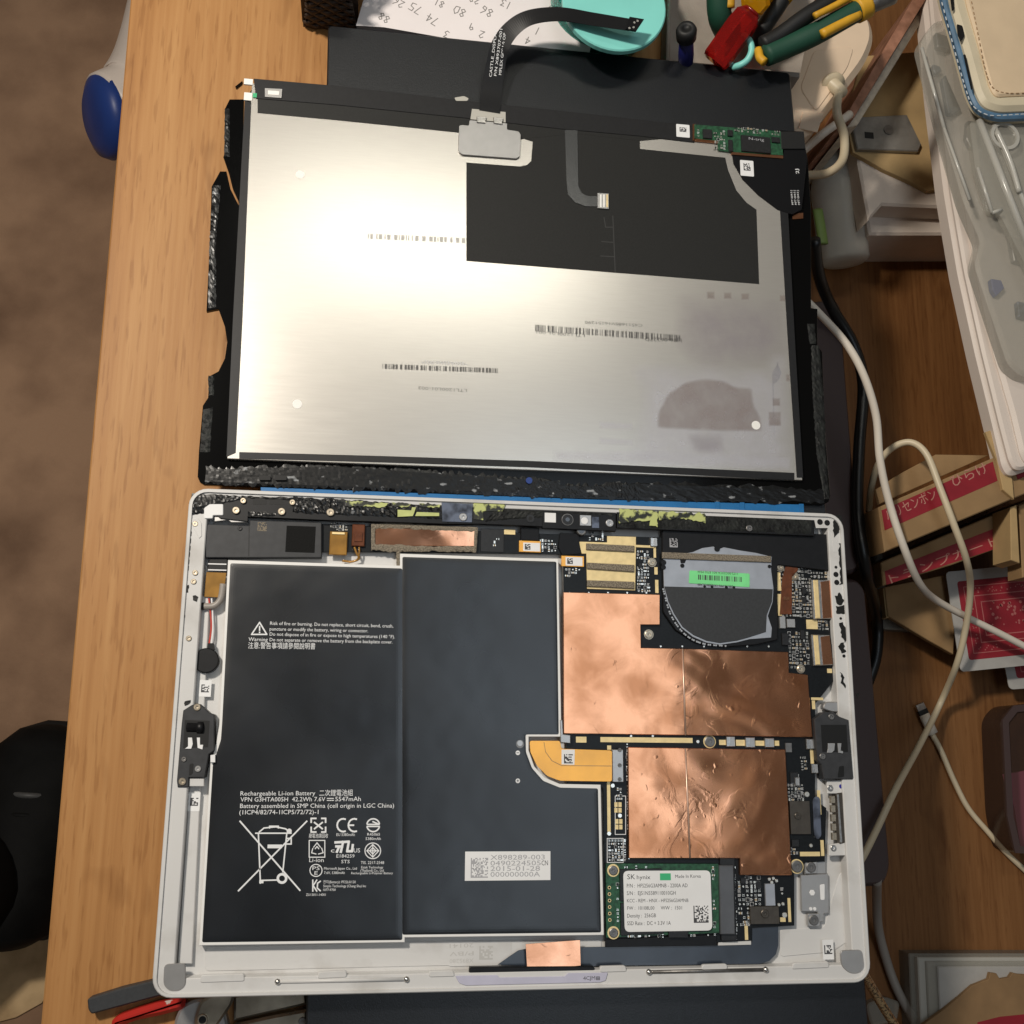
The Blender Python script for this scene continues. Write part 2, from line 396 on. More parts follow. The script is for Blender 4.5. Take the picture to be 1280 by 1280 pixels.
def circle(c, r, n=24, ry=None): return [(c[0] + r * math.cos(2 * math.pi * i / n), c[1] + (ry or r) * math.sin(2 * math.pi * i / n)) for i in range(n)]
def soft_film(name, pp, z, m, parent, fade=4.0, r=3):
    """thin film whose edge fades out over 'fade' mm"""
    Q = ccw([A2(x, y, z) for x, y in pp]); P = rounded(Q, r, 6); n = len(P); I1 = rounded(inset(Q, fade * .5), r, 6); I2 = rounded(inset(Q, fade), r, 6)
    V = [(x, y, z) for x, y in P] + [(x, y, z) for x, y in I1] + [(x, y, z) for x, y in I2]
    F = [(k * n + i, k * n + (i + 1) % n, (k + 1) * n + (i + 1) % n, (k + 1) * n + i) for k in (0, 1) for i in range(n)] + [tuple(2 * n + i for i in range(n))]
    o = build(name, V, F, m, parent)
    at_ = o.data.attributes.new('fade', 'FLOAT', 'POINT')
    for i in range(3 * n): at_.data[i].value = (0.0, 0.55, 1.0)[i // n]
    return o
def film_mat(name, color, rough, metal, alpha):
    m = mat(name, color, rough, metal); nt = m.node_tree; N = nt.nodes
    a = N.new('ShaderNodeAttribute'); a.attribute_name = 'fade'
    tc = N.new('ShaderNodeTexCoord'); n = N.new('ShaderNodeTexNoise'); n.inputs['Scale'].default_value = 90; n.inputs['Detail'].default_value = 5
    nt.links.new(tc.outputs['Object'], n.inputs['Vector'])
    mr = N.new('ShaderNodeMapRange'); mr.inputs[1].default_value = .3; mr.inputs[2].default_value = .7; mr.inputs[3].default_value = alpha * .6; mr.inputs[4].default_value = alpha * 1.3
    nt.links.new(n.outputs['Fac'], mr.inputs[0])
    mu = N.new('ShaderNodeMath'); mu.operation = 'MULTIPLY'
    nt.links.new(a.outputs['Fac'], mu.inputs[0]); nt.links.new(mr.outputs[0], mu.inputs[1]); nt.links.new(mu.outputs[0], N['Principled BSDF'].inputs['Alpha'])
film_mat('smudge_haze', (0.66, 0.66, 0.74), 0.5, 0.3, 0.30)
film_mat('smudge_brown', (0.33, 0.27, 0.25), 0.45, 0.3, 0.42)
film_mat('smudge_shade_violet', (0.36, 0.32, 0.36), 0.45, 0.3, 0.30)
def torn(pp, amp=1.2, seed=0, step=2.5):
    """outline with ragged, torn edges (pixels)"""
    out = []
    for i in range(len(pp)):
        a, b = Vector(pp[i]), Vector(pp[(i + 1) % len(pp)]); k = max(1, int((b - a).length / step)); u = (b - a).normalized(); w = Vector((-u.y, u.x))
        for j in range(k):
            p = a + (b - a) * (j / k); out.append(tuple(p + w * (amp * noise.noise(Vector((p.x * .45, p.y * .45, 3.7 + seed))) * 1.6)))
    return out
def disc(name, px, py, rpx, z0, z1, m, parent=None, ch=0.0, n=24):
    a = at(px, py, z1); return slab2(name, circle((a.x, a.y), rpx / pxs(z1, px, py), n), z0, z1, m, parent, ch)
def ring_data(Po, Pi, z0, z1, base=0):
    n = len(Po); V = [(x, y, z0) for x, y in Po] + [(x, y, z1) for x, y in Po] + [(x, y, z1) for x, y in Pi] + [(x, y, z0) for x, y in Pi]
    F = []
    for k in range(4):
        for i in range(n):
            j = (i + 1) % n; F.append((base + k * n + i, base + k * n + j, base + ((k + 1) % 4) * n + j, base + ((k + 1) % 4) * n + i))
    return V, F
def ring(name, Po, Pi, z0, z1, m, parent=None):
    V, F = ring_data(ccw(Po), ccw(Pi), z0, z1); return build(name, V, F, m, parent)
def spline(P, n=8):
    P = [Vector(p) for p in P]; out = []
    for i in range(len(P) - 1):
        p0 = P[i - 1] if i > 0 else P[i] * 2 - P[i + 1]; p1, p2 = P[i], P[i + 1]
        p3 = P[i + 2] if i + 2 < len(P) else P[i + 1] * 2 - P[i]
        for k in range(n):
            t = k / n
            out.append(0.5 * ((2 * p1) + (p2 - p0) * t + (2 * p0 - 5 * p1 + 4 * p2 - p3) * t * t + (3 * p1 - p0 - 3 * p2 + p3) * t ** 3))
    out.append(P[-1]); return out
def tube_data(P, r, sides=10, n=8, base=0, flat=1.0):
    C = spline(P, n) if n > 1 else [Vector(p) for p in P]
    R = r if callable(r) else (lambda t: r)
    V = []; F = []; up = Vector((0, 0, 1)); m = len(C)
    for i, c in enumerate(C):
        t = (C[min(i + 1, m - 1)] - C[max(i - 1, 0)]).normalized()
        s = t.cross(up)
        if s.length < 1e-3: s = Vector((1, 0, 0))
        s.normalize(); u = s.cross(t)
        for k in range(sides):
            a = 2 * math.pi * k / sides; q = R(i / (m - 1))
            V.append(c + s * (q * math.cos(a)) + u * (q * flat * math.sin(a)))
    for i in range(m - 1):
        for k in range(sides):
            j = (k + 1) % sides
            F.append((base + i * sides + k, base + i * sides + j, base + (i + 1) * sides + j, base + (i + 1) * sides + k))
    F.append(tuple(base + k for k in range(sides))); F.append(tuple(base + (m - 1) * sides + k for k in reversed(range(sides))))
    return V, F
def tube(name, P, r, m, parent=None, sides=10, n=8, flat=1.0):
    V, F = tube_data(P, r, sides, n, 0, flat); return build(name, V, F, m, parent, True)
def ribbon(name, P, w, th, m, parent=None, n=10):
    """flat strip along 3-D points P; w = width or list of widths"""
    C = spline(P, n); k = len(C); V = []; F = []
    for i, c in enumerate(C):
        t = (C[min(i + 1, k - 1)] - C[max(i - 1, 0)]); t.z = 0; t.normalize(); s = Vector((t.y, -t.x, 0))
        ww = w if not isinstance(w, (list, tuple)) else w[0] + (w[1] - w[0]) * i / (k - 1)
        for sg, dz in ((-1, 0), (1, 0), (1, th), (-1, th)): V.append(c + s * (sg * ww / 2) + Vector((0, 0, dz)))
    for i in range(k - 1):
        for q in range(4):
            j = (q + 1) % 4; F.append((i * 4 + q, i * 4 + j, i * 4 + 4 + j, i * 4 + 4 + q))
    F.append((0, 1, 2, 3)); F.append(tuple((k - 1) * 4 + q for q in (3, 2, 1, 0)))
    return build(name, V, F, m, parent)
def lathe_data(prof, a, d, n=24, base=0):
    """prof: (distance along axis, radius); a = start, d = unit axis"""
    a = Vector(a); d = Vector(d).normalized(); s = d.orthogonal().normalized(); u = d.cross(s)
    V = []; F = []
    for t, r in prof:
        for k in range(n):
            q = 2 * math.pi * k / n; V.append(a + d * t + s * (r * math.cos(q)) + u * (r * math.sin(q)))
    for i in range(len(prof) - 1):
        for k in range(n):
            j = (k + 1) % n; F.append((base + i * n + k, base + i * n + j, base + (i + 1) * n + j, base + (i + 1) * n + k))
    F.append(tuple(base + k for k in range(n))); F.append(tuple(base + (len(prof) - 1) * n + k for k in reversed(range(n))))
    return V, F
def lathe(name, prof, a, d, m, parent=None, n=24, smooth=True):
    V, F = lathe_data(prof, a, d, n); return build(name, V, F, m, parent, smooth)
def join(name, datas, m, parent=None, smooth=False, mi=None):
    V = []; F = []; MI = []
    for q, (v, f) in enumerate(datas):
        b = len(V); V += list(v); F += [tuple(b + i for i in fc) for fc in f]
        MI += [mi[q] if mi else 0] * len(f)
    xs = [v[0] for v in V]; ys = [v[1] for v in V]; zs = [v[2] for v in V]
    org = Vector(((min(xs) + max(xs)) / 2, (min(ys) + max(ys)) / 2, min(zs)))
    me = bpy.data.meshes.new(name); me.from_pydata([(Vector(v) - org) * S for v in V], [], F)
    o = link(name, me, m, parent, org, smooth)
    if mi:
        for p, k in zip(me.polygons, MI): p.material_index = k
    return o
# ---- print
def text_mesh(s):
    c = bpy.data.curves.new('lettering', 'FONT'); c.body = s; c.size = 1.0; c.resolution_u = 2
    o = bpy.data.objects.new('lettering', c); col.objects.link(o)
    dg = bpy.context.evaluated_depsgraph_get()
    me = bpy.data.meshes.new_from_object(o.evaluated_get(dg))
    bpy.data.objects.remove(o); bpy.data.curves.remove(c)
    return me
def text(s, A, B, hpx, z, m, parent, name='printed_text', bold=0.0):
    a = at(*A, z); b = at(*B, z); me = text_mesh(s)
    if not me.vertices: return None
    x0 = min(v.co.x for v in me.vertices); x1 = max(v.co.x for v in me.vertices)
    L = (b - a).length; sx = L / max(1e-6, x1 - x0); sy = hpx / pxs(z, *A) / 0.72
    u = (b - a).normalized(); w = Vector((-u.y, u.x, 0))
    for v in me.vertices:
        p = u * ((v.co.x - x0) * sx) + w * (v.co.y * sy); v.co = p * S
    me.name = name
    return link(name, me, m, parent, (a.x, a.y, z + 0.03))
def bars(A, B, hpx, z, m, parent, n=40, seed=1, name='barcode'):
    rnd = random.Random(seed); a = at(*A, z); b = at(*B, z); L = (b - a).length; u = (b - a).normalized(); w = Vector((-u.y, u.x, 0)) * (hpx / pxs(z, *A))
    D = []; t = 0.0
    wd = [rnd.choice((1, 1, 2, 3)) for _ in range(2 * n)]; tot = sum(wd); q = 0
    for i, k in enumerate(wd):
        if i % 2 == 0:
            p0 = a + u * (L * q / tot); p1 = a + u * (L * (q + k) / tot)
            P = [p0, p1, p1 + w, p0 + w]; D.append(([(v.x, v.y, z + 0.03) for v in P], [(0, 1, 2, 3)]))
        q += k
    return join(name, D, m, parent)
def dots(x0, y0, x1, y1, z, m, parent, n=10, seed=1, name='dot_code'):
    rnd = random.Random(seed); D = []
    (ax, ay), _, (bx, by), _ = rect(x0, y0, x1, y1, z)
    cw, ch = (bx - ax) / n, (by - ay) / n
    for i in range(n):
        for j in range(n):
            if i == 0 or j == 0 or rnd.random() < 0.48:
                X, Y = ax + i * cw, ay + j * ch
                D.append(([(X, Y, z + .03), (X + cw, Y, z + .03), (X + cw, Y + ch, z + .03), (X, Y + ch, z + .03)], [(0, 1, 2, 3)]))
    return join(name, D, m, parent)
def stroke_data(pts, w, z):
    D = []
    for a, b in zip(pts[:-1], pts[1:]):
        z += 0.0015
        a = Vector((a[0], a[1])); b = Vector((b[0], b[1])); u = (b - a)
        if u.length < 1e-6: continue
        u.normalize(); s = Vector((-u.y, u.x)) * (w / 2); e = u * (w * 0.35)
        P = [a - e - s, b + e - s, b + e + s, a - e + s]
        D.append(([(p.x, p.y, z) for p in P], [(0, 1, 2, 3)]))
    return D
def strokes(name, lines, wpx, z, m, parent):
    D = []
    for k, pl in enumerate(lines):
        w = wpx / pxs(z, *pl[0]); D += stroke_data([A2(x, y, z) for x, y in pl], w, z + 0.03 + 0.006 * k)
    return join(name, D, m, parent)
def arc(cx, cy, r, a0, a1, n=12, ry=None):
    return [(cx + r * math.cos(math.radians(a0 + (a1 - a0) * i / n)), cy - (ry or r) * math.sin(math.radians(a0 + (a1 - a0) * i / n))) for i in range(n + 1)]
# ---- one screw mesh for all screws
def screw_mesh():
    n = 24; prof = [(1, 0), (1, .35), (.86, .5), (.46, .5), (.40, .12), (0.001, .08)]
    V = []; F = []
    for i, (r, z) in enumerate(prof):
        for k in range(n):
            rr = r * (1 if i not in (3, 4) else (1 if (k // 2) % 2 else .72)); a = 2 * math.pi * k / n
            V.append((rr * math.cos(a) * S, rr * math.sin(a) * S, z * S))
    for i in range(len(prof) - 1):
        for k in range(n):
            j = (k + 1) % n; F.append((i * n + k, i * n + j, (i + 1) * n + j, (i + 1) * n + k))
    me = bpy.data.meshes.new('screw'); me.from_pydata(V, [], F); return me
SCREW = {}
def screw(px, py, rpx, z, parent, m='steel', name='screw'):
    if m not in SCREW:
        SCREW[m] = screw_mesh(); SCREW[m].materials.append(M[m])
    a = at(px, py, z); r = rpx / pxs(z, px, py)
    return link(name, SCREW[m], None, parent, a, scale=(r, r, 1.0), rotz=random.random() * 3)
def copy_part(o, parent, dx, dy, dz=0):
    c = o.copy(); col.objects.link(c); c.parent = parent
    ORG[c] = ORG[o] + Vector((dx, dy, dz)); c.location = (ORG[c] - ORG[parent]) * S; return c
def residue(name, top, bot, z, m, parent, amp=0.5, n=60, k=5, seed=0, ragged=0.8):
    """lumpy torn glue between two edge polylines (pixels)"""
    def samp(pl, t):
        q = t * (len(pl) - 1); i = min(int(q), len(pl) - 2); f = q - i
        return (pl[i][0] * (1 - f) + pl[i + 1][0] * f, pl[i][1] * (1 - f) + pl[i + 1][1] * f)
    V = []; F = []
    for i in range(n + 1):
        a = A2(*samp(top, i / n), z); b = A2(*samp(bot, i / n), z)
        for j in range(k + 1):
            f = j / k; x = a[0] * (1 - f) + b[0] * f; y = a[1] * (1 - f) + b[1] * f
            q = Vector((x * .35 + seed, y * .35, seed)); h = noise.noise(q) * .5 + noise.noise(q * 3.1) * .5
            if j in (0, k): y += ragged * noise.noise(Vector((x * .6, j * 7.0 + seed, 3.3))); x += .4 * ragged * noise.noise(Vector((y * .6, j * 5.0 + seed, 1.3)))
            V.append((x, y, z + (0.05 if j in (0, k) else 0.15 + amp * abs(h) * 1.6)))
    for i in range(n):
        for j in range(k): F.append((i * (k + 1) + j, (i + 1) * (k + 1) + j, (i + 1) * (k + 1) + j + 1, i * (k + 1) + j + 1))
    b0 = len(V)
    # skirt so that the lump is closed on its sides
    edge = [i * (k + 1) for i in range(n + 1)] + [n * (k + 1) + j for j in range(1, k + 1)] + [i * (k + 1) + k for i in reversed(range(n))] + [j for j in reversed(range(1, k))]
    for e in edge: V.append((V[e][0], V[e][1], z - 0.25))
    for q in range(len(edge)):
        r = (q + 1) % len(edge); F.append((edge[q], edge[r], b0 + r, b0 + q))
    return build(name, V, F, m, parent)
def small_parts(name, zones, z, parent, seed=1, cell=6.0, fill=0.75):
    """sub-10-pixel solder parts and silkscreen of a circuit board, one part"""
    rnd = random.Random(seed); D = []; MI = []
    def bx(x0, y0, x1, y1, h, k):
        V, F = prism_data([(x0, y0), (x1, y0), (x1, y1), (x0, y1)], z - 0.1, z + h); D.append((V, F)); MI.append(k)
    for (x0, y0, x1, y1) in zones:
        (ax, ay), _, (bx_, by), _ = rect(x0, y0, x1, y1, z)
        c = cell / pxs(z, x0, y0); nx = max(1, int((bx_ - ax) / c)); ny = max(1, int((by - ay) / c))
        for i in range(nx):
            for j in range(ny):
                if rnd.random() > fill: continue
                X = ax + (i + .5) * c; Y = ay + (j + .5) * c; t = rnd.random()
                if t < 0.34:                                    # capacitor, lying or standing
                    l, w = c * .40, c * .24; h = .25 + .3 * rnd.random(); v = rnd.random() < .5
                    if v: l, w = w, l
                    bx(X - l, Y - w, X + l, Y + w, h, rnd.choice((1, 2, 2, 0)))
                    if v:
                        bx(X - l * 1.05, Y + w * .6, X + l * 1.05, Y + w * 1.1, h + .03, 1); bx(X - l * 1.05, Y - w * 1.1, X + l * 1.05, Y - w * .6, h + .03, 1)
                    else:
                        bx(X - l * 1.1, Y - w * 1.05, X - l * .6, Y + w * 1.05, h + .03, 1); bx(X + l * .6, Y - w * 1.05, X + l * 1.1, Y + w * 1.05, h + .03, 1)
                elif t < 0.58:                                  # tiny pads
                    for q in (-.28, .05):
                        for p in (-.28, .05):
                            bx(X + q * c, Y + p * c, X + (q + .2) * c, Y + (p + .2) * c, .06, 1)
                elif t < 0.72:                                  # chip with pale outline
                    l = c * .44; g = c * .06
                    bx(X - l, Y - l, X + l, Y - l + g, .05, 3); bx(X - l, Y + l - g, X + l, Y + l, .05, 3)
                    bx(X - l, Y - l + g, X - l + g, Y + l - g, .05, 3); bx(X + l - g, Y - l + g, X + l, Y + l - g, .05, 3)
                    bx(X - l * .6, Y - l * .6, X + l * .6, Y + l * .6, .45, 0)
                elif t < 0.84:                                  # solder point
                    V, F = prism_data(circle((X, Y), c * .26, 8), z - .1, z + .2, .08); D.append((V, F)); MI.append(1)
                else:                                           # silkscreen letters
                    for q in range(3): bx(X - c * .4, Y - c * .3 + q * c * .25, X + c * (.1 + .3 * rnd.random()), Y - c * .3 + q * c * .25 + c * .09, .04, 3)
    o = join(name, D, ['chip_black', 'solder', 'tan_part', 'ink_white'], parent, mi=MI)
    o['kind'] = 'stuff'; return o

# ================================================================== the setting
ZB = -30.0       # upper bench top
ZL = -180.0      # lower bench top, to the right
ZF = -720.0      # floor
structure(slab2('floor', [(-2500, -2500), (2500, -2500), (2500, 2500), (-2500, 2500)], ZF - 40, ZF, 'floor_brown'))
eA = at(163, 0, ZB); eB = at(51, 1280, ZB)
def edge_at(y): t = (y - eA.y) / (eB.y - eA.y); return eA.x + (eB.x - eA.x) * t
bench = thing('workbench', 'plain brown wooden workbench carrying the opened tablet and its screen', 'workbench', (0, 100, ZB - 22))
P = [(edge_at(-420), -420), (108, -420), (108, 900), (edge_at(900), 900)]
slab2('bench_top', P, ZB - 22, ZB, 'bench_wood', bench, ch=0.8)
for x, y in ((-165, 860), (85, 860), (-170, -380), (85, -380)):
    slab2('leg', [(x - 20, y - 20), (x + 20, y - 20), (x + 20, y + 20), (x - 20, y + 20)], ZF, ZB - 22, 'bench_wood', bench)
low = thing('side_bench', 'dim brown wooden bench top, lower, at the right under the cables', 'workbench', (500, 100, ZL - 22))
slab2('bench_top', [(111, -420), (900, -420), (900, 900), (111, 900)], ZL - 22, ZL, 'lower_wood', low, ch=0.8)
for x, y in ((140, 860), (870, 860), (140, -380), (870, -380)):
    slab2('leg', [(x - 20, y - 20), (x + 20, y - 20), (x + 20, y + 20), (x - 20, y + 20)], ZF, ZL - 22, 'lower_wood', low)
tag(slab('floor_patch', [(-30, 1140), (70, 1140), (90, 1160), (78, 1215), (52, 1254), (20, 1272), (-30, 1285)], ZF, ZF + 3, 'tan_patch', ch=0.5),  # thin sheet, paler and yellower than the floor around it
    'thin tan patch on the floor below the black shoe', 'board')
# black slab that carries screen and tablet
ZS = -12.5
sl = thing('black_case', 'long flat black case lying under the screen and the tablet', 'case', at(640, 640, ZB))
TLs, TRs = at(410, 31, ZS), at(988, 90, ZS); dv = (TRs - TLs).normalized(); dn = Vector((dv.y, -dv.x, 0))
ww = (TRs - TLs).length; LL = 560
P = [tuple((TLs)[:2]), tuple(TRs[:2]), tuple((TRs + Vector((14.5, -LL, 0)))[:2]), tuple((TLs + Vector((14.5, -LL, 0)))[:2])]
slab2('lid', P, ZS - 8, ZS, 'slab_black', sl, ch=0.7, r=2.5)
slab2('body', inset(ccw(P), 0.8), ZB, ZS - 8.2, 'slab_black', sl, ch=0.4, r=2.5)
# blue tray between
bt = thing('blue_tray', 'bright blue plastic strip between the screen and the tablet', 'tray', at(660, 622, ZS))
slab('base', [(325, 600), (1003, 622), (1006, 655), (328, 640)], ZS + 0.05, -10.6, 'blue_plastic', bt, ch=0.2)
for x in (897, 928, 1002):
    box('rib', x - 3, 620, x + 3, 650, -10.6, -10.2, 'blue_plastic', bt, ch=0.1)

# ================================================================== the opened tablet
tab = thing('tablet_computer', 'opened silver tablet with its screen off, showing battery, copper shields and circuit board', 'tablet', (0, 0, -9.6))
ZFL = -7.0
def rr(x0, y0, x1, y1, r, n=6):
    out = []
    for cx, cy, a0 in ((x1 - r, y1 - r, 0), (x0 + r, y1 - r, 90), (x0 + r, y0 + r, 180), (x1 - r, y0 + r, 270)):
        for i in range(n + 1):
            a = math.radians(a0 + 90 * i / n); out.append((cx + r * math.cos(a), cy + r * math.sin(a)))
    return out
loops = [(rr(-143.5, -98.2, 143.5, 98.2, 6), -9.6), (rr(-146, -100.7, 146, 100.7, 7.5), -7.5), (rr(-146, -100.7, 146, 100.7, 7.5), -0.4), (rr(-145.6, -100.3, 145.6, 100.3, 7.1), 0.0),
         (rr(-144.5, -99.4, 144.4, 99.2, 6), 0.0), (rr(-144.3, -99.2, 144.2, 99.0, 5.8), -0.9), (rr(-138.6, -94.2, 139.0, 97.5, 2.5), -1.0), (rr(-138.2, -93.8, 138.6, 97.1, 2.2), -1.4), (rr(-138.0, -93.6, 138.4, 96.9, 2.0), ZFL)]
V = []; F = []
for L_, z in loops: V += [(x, y, z) for x, y in L_]
n = len(loops[0][0])
for k in range(len(loops) - 1):
    for i in range(n):
        j = (i + 1) % n; F.append((k * n + i, k * n + j, (k + 1) * n + j, (k + 1) * n + i))
F.append(tuple(range(n))); F.append(tuple((len(loops) - 1) * n + i for i in range(n)))
shell = build('shell', V, F, 'silver_shell', tab)
# raised plates and channels on the tray floor
slab('floor_plate', [(256, 1184), (560, 1176), (752, 1174), (752, 1196), (600, 1206), (256, 1214)], ZFL, ZFL + 0.35, 'silver_shell', tab, ch=0.15, r=2)
slab('floor_plate', [(975, 1162), (1030, 1160), (1050, 1090), (1066, 1090), (1070, 1170), (1040, 1190), (975, 1196)], ZFL, ZFL + 0.35, 'silver_shell', tab, ch=0.15, r=2)
slab('side_rail', [(253, 745), (262, 745), (240, 1205), (222, 1205)], ZFL, ZFL + 2.4, 'silver_shell', tab, ch=0.3)
# --- bottom edge fittings
def pad(pts): return slab('magnet_plate', pts, -1.2, -0.45, 'silver_grey', tab, ch=0.25, r=2)
pad([(205, 1205), (232, 1204), (232, 1232), (224, 1239), (211, 1239), (204, 1231)])
pad([(1050, 1188), (1078, 1187), (1081, 1210), (1074, 1217), (1062, 1217), (1052, 1208)])
for q in ([(251, 1219), (305, 1217), (306, 1227), (250, 1229)], [(398, 1215), (433, 1213), (434, 1222), (397, 1224)], [(536, 1214), (567, 1213), (569, 1221), (536, 1222)],
          [(750, 1208), (782, 1207), (784, 1215), (750, 1216)], [(878, 1206), (909, 1205), (910, 1212), (877, 1213)], [(991, 1204), (1036, 1202), (1037, 1210), (990, 1212)]):
    slab('retaining_tab', q, -2.4, -0.6, 'silver_shell', tab, ch=0.35, r=1.0)
for a, b, m_ in (((347, 1227), (508, 1224), 'silver_shell'), ((811, 1215), (957, 1212), 'dull_steel')):
    rd = tube('locking_rod', [at(*a, -1.0), at(*b, -1.0)], 0.75, m_, tab, n=2)
    for e in (a, b): lathe('ball_end', [(-1.2, .2), (-.8, .9), (0, 1.2), (.8, .9), (1.2, .2)], at(*e, -0.7), (1, 0, 0), 'steel', rd, 12)
# --- ledge speaker slots and screws at the left
for i, y in enumerate((664, 673, 682, 690, 699, 707)):
    slab('speaker_slot', [(236 - i * .7, y), (239.8 - i * .7, y), (239.2 - i * .7, y + 6.5), (235.4 - i * .7, y + 6.5)], -1.3, -0.8, 'hole_black', tab, r=0.4)
for (x, y) in ((244, 655), (244, 716), (242, 727), (236, 798)): screw(x, y, 3.6, -0.95, tab, 'brass')
for q in ([(230, 734), (236, 731), (235, 740), (229, 742)], [(241, 744), (247, 746), (246, 752), (242, 750)], [(228, 765), (231, 764), (231, 772), (228, 773)], [(231, 876), (238, 875), (236, 881), (230, 882)]):
    slab('glue_scrap', torn(q, 1.4), -0.98, -0.72, 'glue_black', tab)
slab('corner_pad', [(238, 649), (248, 648), (252, 654), (252, 670), (249, 673), (243, 662)], -1.0, -0.7, 'silver_shell', tab, ch=0.1)
# --- left hinge
hl = slab('hinge', [(229, 888), (240, 881), (250, 880), (262, 891), (268, 893), (268, 938), (261, 943), (256, 972), (236, 972), (236, 984), (222, 984), (221, 976), (227, 905)], -6.5, -0.2, 'grey_plastic', tab, ch=0.3)
slab('hinge_well', [(231, 900), (262, 901), (260, 934), (229, 935)], -0.2, -0.12, 'hole_black', hl)
lathe('hinge_barrel', [(0, 1.2), (.3, 1.9), (4.2, 1.9), (4.4, 2.4), (6.6, 2.4), (7, 1.4)], at(233, 909, -0.6), (1, -0.02, 0), 'black_plastic', hl, 16)
for q in ([(235, 922), (240, 922), (241, 930), (239, 936), (231, 936), (235, 933)], [(246, 922), (250, 922), (250, 931), (254, 931), (253, 937), (247, 935)]):
    slab('spring_clip', q, -0.12, 0.25, 'white_label', hl, ch=0.1)
slab('hinge_slot', [(237, 955), (242, 954), (241, 967), (236, 970)], -0.2, -0.1, 'hole_black', hl, r=.6)
screw(246.5, 884, 4.6, -0.2, hl, 'brass'); screw(228, 977, 4.8, -0.2, hl, 'brass'); screw(230, 949, 3.4, -0.2, hl, 'dull_steel'); screw(247.5, 961, 4, -0.2, hl, 'silver_grey')
slab('latch_tab', [(263, 944), (269, 943), (269, 953), (263, 953)], -2.5, -0.6, 'white_label', tab, ch=.1)
slab('shim', [(237, 973), (255, 973), (255, 983), (236, 983)], -4, -1.2, 'silver_shell', tab, ch=.2)
# --- right hinge
hr = slab('hinge', [(1018, 899), (1031, 890), (1042, 890), (1050, 896), (1061, 900), (1067, 972), (1066, 974), (1030, 974), (1027, 956), (1022, 950), (1019, 915)], -6.5, -0.2, 'grey_plastic', tab, ch=0.3)
slab('hinge_well', [(1026, 906), (1058, 906), (1060, 940), (1028, 940)], -0.2, -0.12, 'hole_black', hr)
for q in ([(1035, 929), (1044, 929), (1043, 938), (1040, 941), (1034, 941), (1035, 936)], [(1047, 929), (1052, 929), (1051, 938), (1054, 939), (1054, 942), (1048, 941)]):
    slab('spring_clip', q, -0.12, 0.25, 'silver_grey', hr, ch=0.1)
slab('hinge_slot', [(1049, 958), (1055, 957), (1055, 971), (1047, 972)], -0.2, -0.1, 'hole_black', hr, r=.6)
screw(1039, 896, 3.6, -0.2, hr, 'dull_steel'); screw(1028, 945.5, 3.8, -0.2, hr, 'dull_steel')
slab('hinge_cap', [(1030, 880), (1034, 877), (1051, 877), (1052, 890), (1040, 890), (1029, 886)], -5, -1.6, 'silver_grey', tab, ch=.4, r=1)
# --- glue scraps and holes on the right ledge
scr = [[(1044, 645), (1050, 643), (1054, 655), (1047, 668), (1042, 672), (1041, 660)], [(1049, 680), (1054, 678), (1057, 730), (1050, 731)], [(1044, 745), (1050, 740), (1053, 745), (1057, 752), (1049, 757), (1045, 750)],
       [(1045, 757), (1056, 756), (1057, 767), (1046, 767)], [(1049, 779), (1053, 778), (1060, 790), (1057, 803), (1053, 796)], [(1048, 808), (1054, 803), (1058, 815), (1053, 816)], [(1050, 840), (1053, 842), (1057, 860), (1053, 856)], [(1070, 868), (1074, 866), (1073, 873)]]
for q in scr: slab('glue_scrap', torn(q, 1.6), -0.98, -0.70, 'glue_black', tab)
for x, y, r in ((1045, 709, 1.8), (1045, 718, 3.2), (1046, 728, 3.2), (1025, 652.5, 3.6), (1034, 653.5, 3.6), (1051, 773, 1.6), (1055, 820, 2)): disc('screw_hole', x, y, r, -1.2, -0.84, 'hole_black', tab, n=12)
slab('corner_pad', [(1018, 650), (1038, 649), (1046, 658), (1047, 690), (1042, 690), (1040, 666), (1034, 660), (1020, 660)], -1.0, -0.86, 'silver_shell', tab)
# --- barcode stickers on the tray
for (x0, y0, x1, y1, sd) in ((249, 850, 264, 871, 3), (235.5, 990.5, 250, 1014, 4), (1028.5, 1176, 1042, 1198, 5)):
    lb = box('sticker', x0, y0, x1, y1, -4.6, -4.5, 'white_label', tab); cx, cy = (x0 + x1) / 2, (y0 + y1) / 2
    dots(cx - 5, cy - 5, cx + 5, cy + 5, -4.5, 'ink', lb, 7, sd)
ft = box('engraved_plate', 562, 1178, 640, 1206, ZFL + 0.35, ZFL + 0.4, 'silver_shell', tab)
for s_, y in (('X895280', 1200), ('P/BV', 1191), ('20141', 1181)): text(s_, (592, y - 2), (562, y - 1), 5, ZFL + .4, 'engraved', ft)
dots(599, 1183, 616, 1199, ZFL + .4, 'engraved', ft, 8, 9)
# ---------------------------------------------------------------- battery
ZBT = -2.0
bat = slab('battery', [(285, 700), (500, 707), (500, 692), (698, 699), (702, 921), (661, 921), (661, 938), (668, 958), (681, 972), (700, 980), (751, 981), (755, 1169), (506, 1172), (506, 1178), (249, 1182), (263, 955), (270, 930), (274, 906)], ZFL + .05, ZBT - 0.25, 'battery_edge', tab, ch=0.2)
slab('battery_cell', [(288, 704), (502.9, 710.5), (502.9, 1175), (252.5, 1178), (266, 956), (276, 925), (277.5, 905)], ZBT - 0.25, ZBT, 'battery_skin', bat, ch=0.16, r=0.8, chw=2.6)
slab('battery_cell', [(503, 696), (695.5, 702), (698.5, 918), (657, 918), (657.5, 940), (665, 960), (679, 976), (700, 984.5), (747.5, 985.5), (751.5, 1165.5), (503, 1168.5)], ZBT - 0.25, ZBT, 'battery_skin', bat, ch=0.16, r=0.8, chw=2.6)
